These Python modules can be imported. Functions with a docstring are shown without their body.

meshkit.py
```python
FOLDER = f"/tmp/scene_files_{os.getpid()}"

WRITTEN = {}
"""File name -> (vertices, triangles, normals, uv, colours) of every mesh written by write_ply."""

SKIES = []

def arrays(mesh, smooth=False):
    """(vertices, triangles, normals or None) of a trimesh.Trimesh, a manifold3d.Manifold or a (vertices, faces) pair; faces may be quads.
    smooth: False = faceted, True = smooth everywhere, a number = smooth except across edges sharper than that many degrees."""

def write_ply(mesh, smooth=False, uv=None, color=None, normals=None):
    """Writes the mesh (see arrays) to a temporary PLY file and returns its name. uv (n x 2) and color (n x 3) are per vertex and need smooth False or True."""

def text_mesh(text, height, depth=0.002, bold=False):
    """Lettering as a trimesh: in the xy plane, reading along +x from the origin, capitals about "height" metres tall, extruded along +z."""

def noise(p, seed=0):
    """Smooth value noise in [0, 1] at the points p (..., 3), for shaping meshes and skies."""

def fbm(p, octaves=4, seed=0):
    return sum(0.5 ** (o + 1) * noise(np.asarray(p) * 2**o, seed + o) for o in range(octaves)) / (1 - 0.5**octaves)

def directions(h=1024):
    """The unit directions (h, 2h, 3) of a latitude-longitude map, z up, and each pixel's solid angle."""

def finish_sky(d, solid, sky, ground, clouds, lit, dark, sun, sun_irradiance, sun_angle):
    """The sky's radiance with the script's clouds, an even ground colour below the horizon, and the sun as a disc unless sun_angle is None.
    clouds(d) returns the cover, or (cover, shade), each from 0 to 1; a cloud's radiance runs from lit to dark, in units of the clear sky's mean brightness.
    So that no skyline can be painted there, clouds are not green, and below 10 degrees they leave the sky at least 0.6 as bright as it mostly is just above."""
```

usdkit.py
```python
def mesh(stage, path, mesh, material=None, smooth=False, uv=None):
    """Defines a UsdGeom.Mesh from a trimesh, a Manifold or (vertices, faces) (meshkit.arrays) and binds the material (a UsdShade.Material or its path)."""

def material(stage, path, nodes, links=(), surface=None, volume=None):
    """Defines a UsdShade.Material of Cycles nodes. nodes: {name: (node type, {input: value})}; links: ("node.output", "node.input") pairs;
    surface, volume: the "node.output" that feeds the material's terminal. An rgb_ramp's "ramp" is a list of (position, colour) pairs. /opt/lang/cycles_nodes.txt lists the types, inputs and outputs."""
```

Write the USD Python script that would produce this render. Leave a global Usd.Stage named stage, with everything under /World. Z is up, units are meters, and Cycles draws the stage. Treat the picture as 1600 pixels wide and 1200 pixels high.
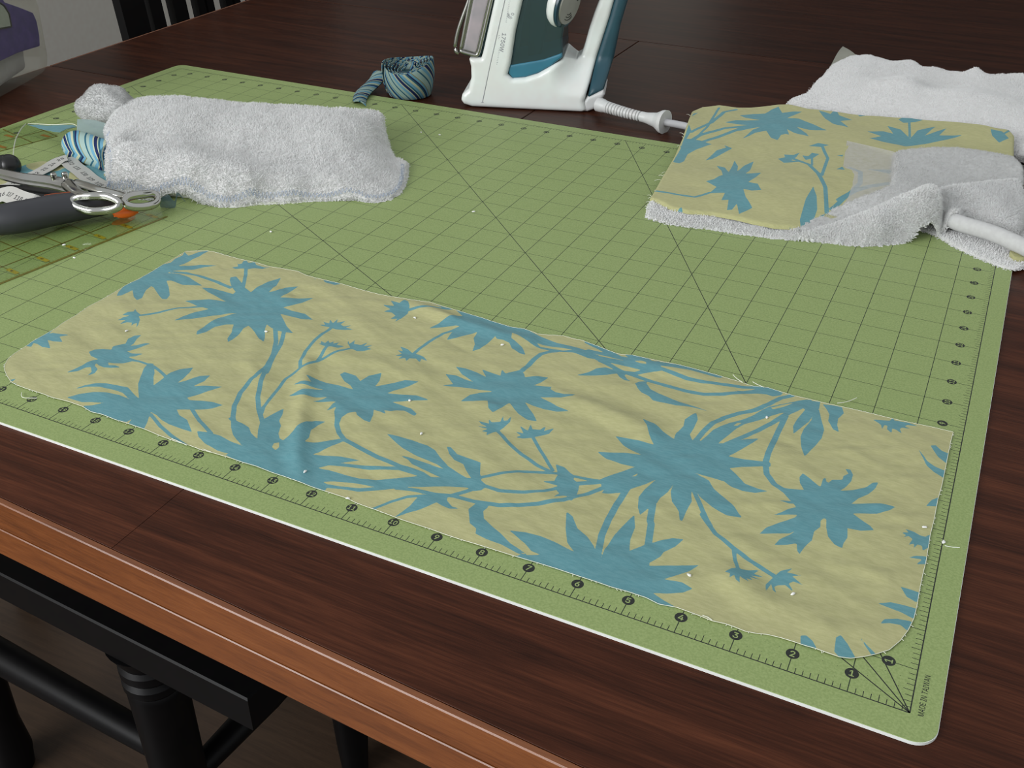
import math, random
import numpy as np, trimesh, shapely, usdkit, meshkit
from shapely.geometry import Polygon, LineString, Point, MultiPolygon
from shapely.ops import unary_union
from scipy.spatial import Delaunay, cKDTree
from scipy.interpolate import RBFInterpolator
from pxr import Usd, UsdGeom, UsdLux, UsdShade, Gf, Sdf, Vt

stage = Usd.Stage.CreateInMemory()
UsdGeom.SetStageUpAxis(stage, UsdGeom.Tokens.z)
UsdGeom.SetStageMetersPerUnit(stage, 1.0)
world = UsdGeom.Xform.Define(stage, '/World')
UsdGeom.Scope.Define(stage, '/World/Looks')
# origin: zero mark of the cutting mat; x runs right along its front ruler, y away from the viewer, z up
ZT = 0.750          # table top
ZM = 0.752          # mat surface
IN = 0.0254

# ------------------------------------------------------------------ camera
cam = UsdGeom.Camera.Define(stage, '/World/camera')
RM = np.array([[0.90056374, 0.43466326, 0.00726608], [0.23860813, -0.48025427, -0.84405094], [-0.36338837, 0.76185542, -0.53621377]])                # rows: right, down, forward
CP = np.array([-0.026306, -0.328778, 0.340452]) + [0, 0, ZM]
m = Gf.Matrix4d(1.0)
for i, row in enumerate((RM[0], -RM[1], -RM[2])):
    m.SetRow(i, Gf.Vec4d(*map(float, row), 0))
m.SetRow(3, Gf.Vec4d(*map(float, CP), 1))
cam.AddTransformOp().Set(m)
cam.CreateHorizontalApertureAttr(36.0)
cam.CreateVerticalApertureAttr(27.0)
cam.CreateFocalLengthAttr(36.0 * 1603.435 / 1600.0)
cam.CreateClippingRangeAttr(Gf.Vec2f(0.02, 100.0))
cam.CreateFStopAttr(0.0)
cam.CreateExposureAttr(-0.82)

# ------------------------------------------------------------------ light: grey daylight through the big window behind and left of the camera, and the bright room around
dome = UsdLux.DomeLight.Define(stage, '/World/sky')
dome.CreateIntensityAttr(0.34)
dome.CreateColorAttr(Gf.Vec3f(0.95, 0.98, 1.0))
def rect_light(name, pos, target, w, h, power, color):
    l = UsdLux.RectLight.Define(stage, '/World/' + name)
    p, t = np.array(pos, float), np.array(target, float)
    zz = (p - t) / np.linalg.norm(p - t)
    xx = np.cross([0, 0, 1.0], zz); xx /= np.linalg.norm(xx); yy = np.cross(zz, xx)
    mm = Gf.Matrix4d(1.0)
    for i, r in enumerate((xx, yy, zz)):
        mm.SetRow(i, Gf.Vec4d(*map(float, r), 0))
    mm.SetRow(3, Gf.Vec4d(*map(float, p), 1))
    l.AddTransformOp().Set(mm)
    l.CreateWidthAttr(w); l.CreateHeightAttr(h)
    l.CreateIntensityAttr(power); l.CreateColorAttr(Gf.Vec3f(*color))
rect_light('window_daylight', (-1.7, -2.2, 1.85), (-0.45, 0.3, 0.75), 1.8, 1.4, 16.0, (0.97, 0.98, 1.0))

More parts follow.
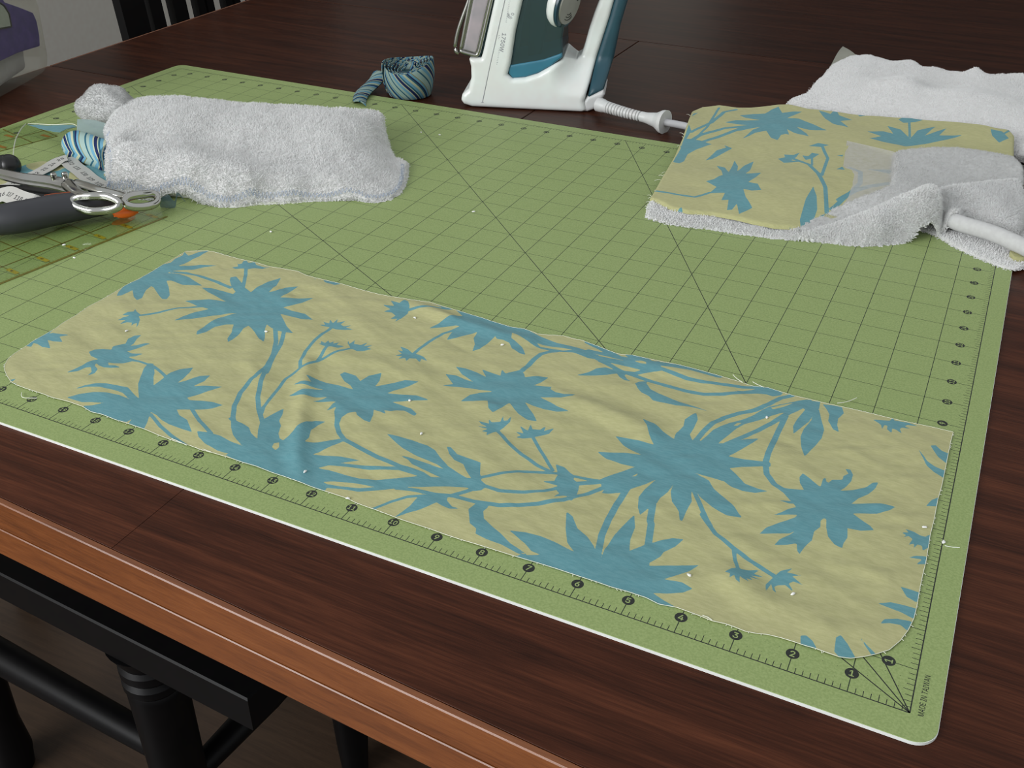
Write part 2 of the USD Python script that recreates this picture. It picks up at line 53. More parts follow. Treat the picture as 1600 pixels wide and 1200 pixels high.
T = {"pocket":[[-564.8,214.6],[-564.0,190.2],[-563.2,168.9],[-564.3,149.7],[-563.4,135.6],[-562.8,123.9],[-563.7,112.8],[-561.9,99.2],[-562.0,89.0],[-560.6,79.8],[-560.7,70.1],[-560.9,59.6],[-560.0,54.5],[-559.4,44.7],[-557.3,37.7],[-553.4,31.8],[-548.7,27.3],[-541.9,23.0],[-533.5,18.9],[-527.4,17.8],[-519.6,17.6],[-513.2,17.6],[-504.9,17.7],[-498.0,17.2],[-484.7,18.3],[-474.3,18.1],[-465.2,16.1],[-457.0,16.8],[-446.4,16.1],[-437.0,16.4],[-425.4,16.4],[-414.2,15.5],[-401.4,14.9],[-390.8,15.3],[-381.3,14.8],[-373.0,15.6],[-362.5,15.9],[-353.6,15.7],[-345.3,16.1],[-334.5,15.5],[-326.2,15.7],[-317.4,15.1],[-309.0,14.9],[-300.0,14.9],[-294.3,14.9],[-286.3,14.9],[-279.4,14.0],[-269.7,13.5],[-268.9,13.6],[-253.8,12.7],[-242.5,12.7],[-234.3,12.8],[-225.3,12.4],[-216.5,12.4],[-209.5,12.7],[-203.3,12.8],[-187.8,13.3],[-175.2,14.0],[-165.2,14.3],[-153.5,14.1],[-144.5,14.1],[-137.2,14.0],[-128.6,14.7],[-120.0,14.8],[-113.3,13.5],[-105.3,15.1],[-99.1,14.8],[-92.9,14.4],[-88.3,13.9],[-81.9,14.9],[-77.4,14.8],[-72.9,14.4],[-68.1,15.4],[-63.4,16.9],[-57.8,17.5],[-52.1,17.6],[-47.1,17.4],[-42.3,17.7],[-37.4,17.5],[-31.8,17.4],[-27.3,18.7],[-21.8,22.6],[-17.7,26.2],[-13.0,31.1],[-9.4,39.1],[-7.1,47.2],[-5.8,56.1],[-5.6,65.3],[-5.9,76.3],[-5.9,88.4],[-5.7,98.5],[-6.1,114.0],[-6.3,119.8],[-6.0,133.3],[-6.2,151.8],[-5.7,164.2],[-5.7,183.2],[-5.8,196.4],[-5.8,210.1],[-5.5,220.9],[-16.1,220.7],[-24.6,220.1],[-33.1,219.6],[-41.1,219.4],[-49.9,219.5],[-67.0,219.1],[-78.2,218.5],[-87.4,218.7],[-98.2,218.4],[-109.5,219.7],[-113.6,220.4],[-122.6,218.1],[-129.3,218.9],[-137.4,219.0],[-145.9,219.9],[-150.8,220.0],[-161.1,220.9],[-171.3,221.0],[-181.3,220.1],[-191.4,219.5],[-202.0,220.0],[-210.8,217.4],[-219.2,218.7],[-226.3,220.7],[-233.2,222.0],[-239.1,223.1],[-242.5,222.4],[-252.0,223.0],[-260.1,220.3],[-268.4,217.8],[-271.8,219.0],[-279.0,220.3],[-288.6,218.4],[-293.7,218.9],[-303.9,219.8],[-311.4,221.1],[-323.9,222.1],[-333.5,223.2],[-345.2,224.1],[-355.0,225.1],[-369.6,221.5],[-381.6,220.5],[-393.7,219.4],[-406.7,219.5],[-428.3,220.6],[-449.2,220.1],[-457.5,220.6],[-467.6,223.4],[-482.7,221.9],[-491.1,220.6],[-501.4,221.6],[-520.1,221.0],[-534.0,221.6],[-545.9,222.6],[-550.3,221.9]],
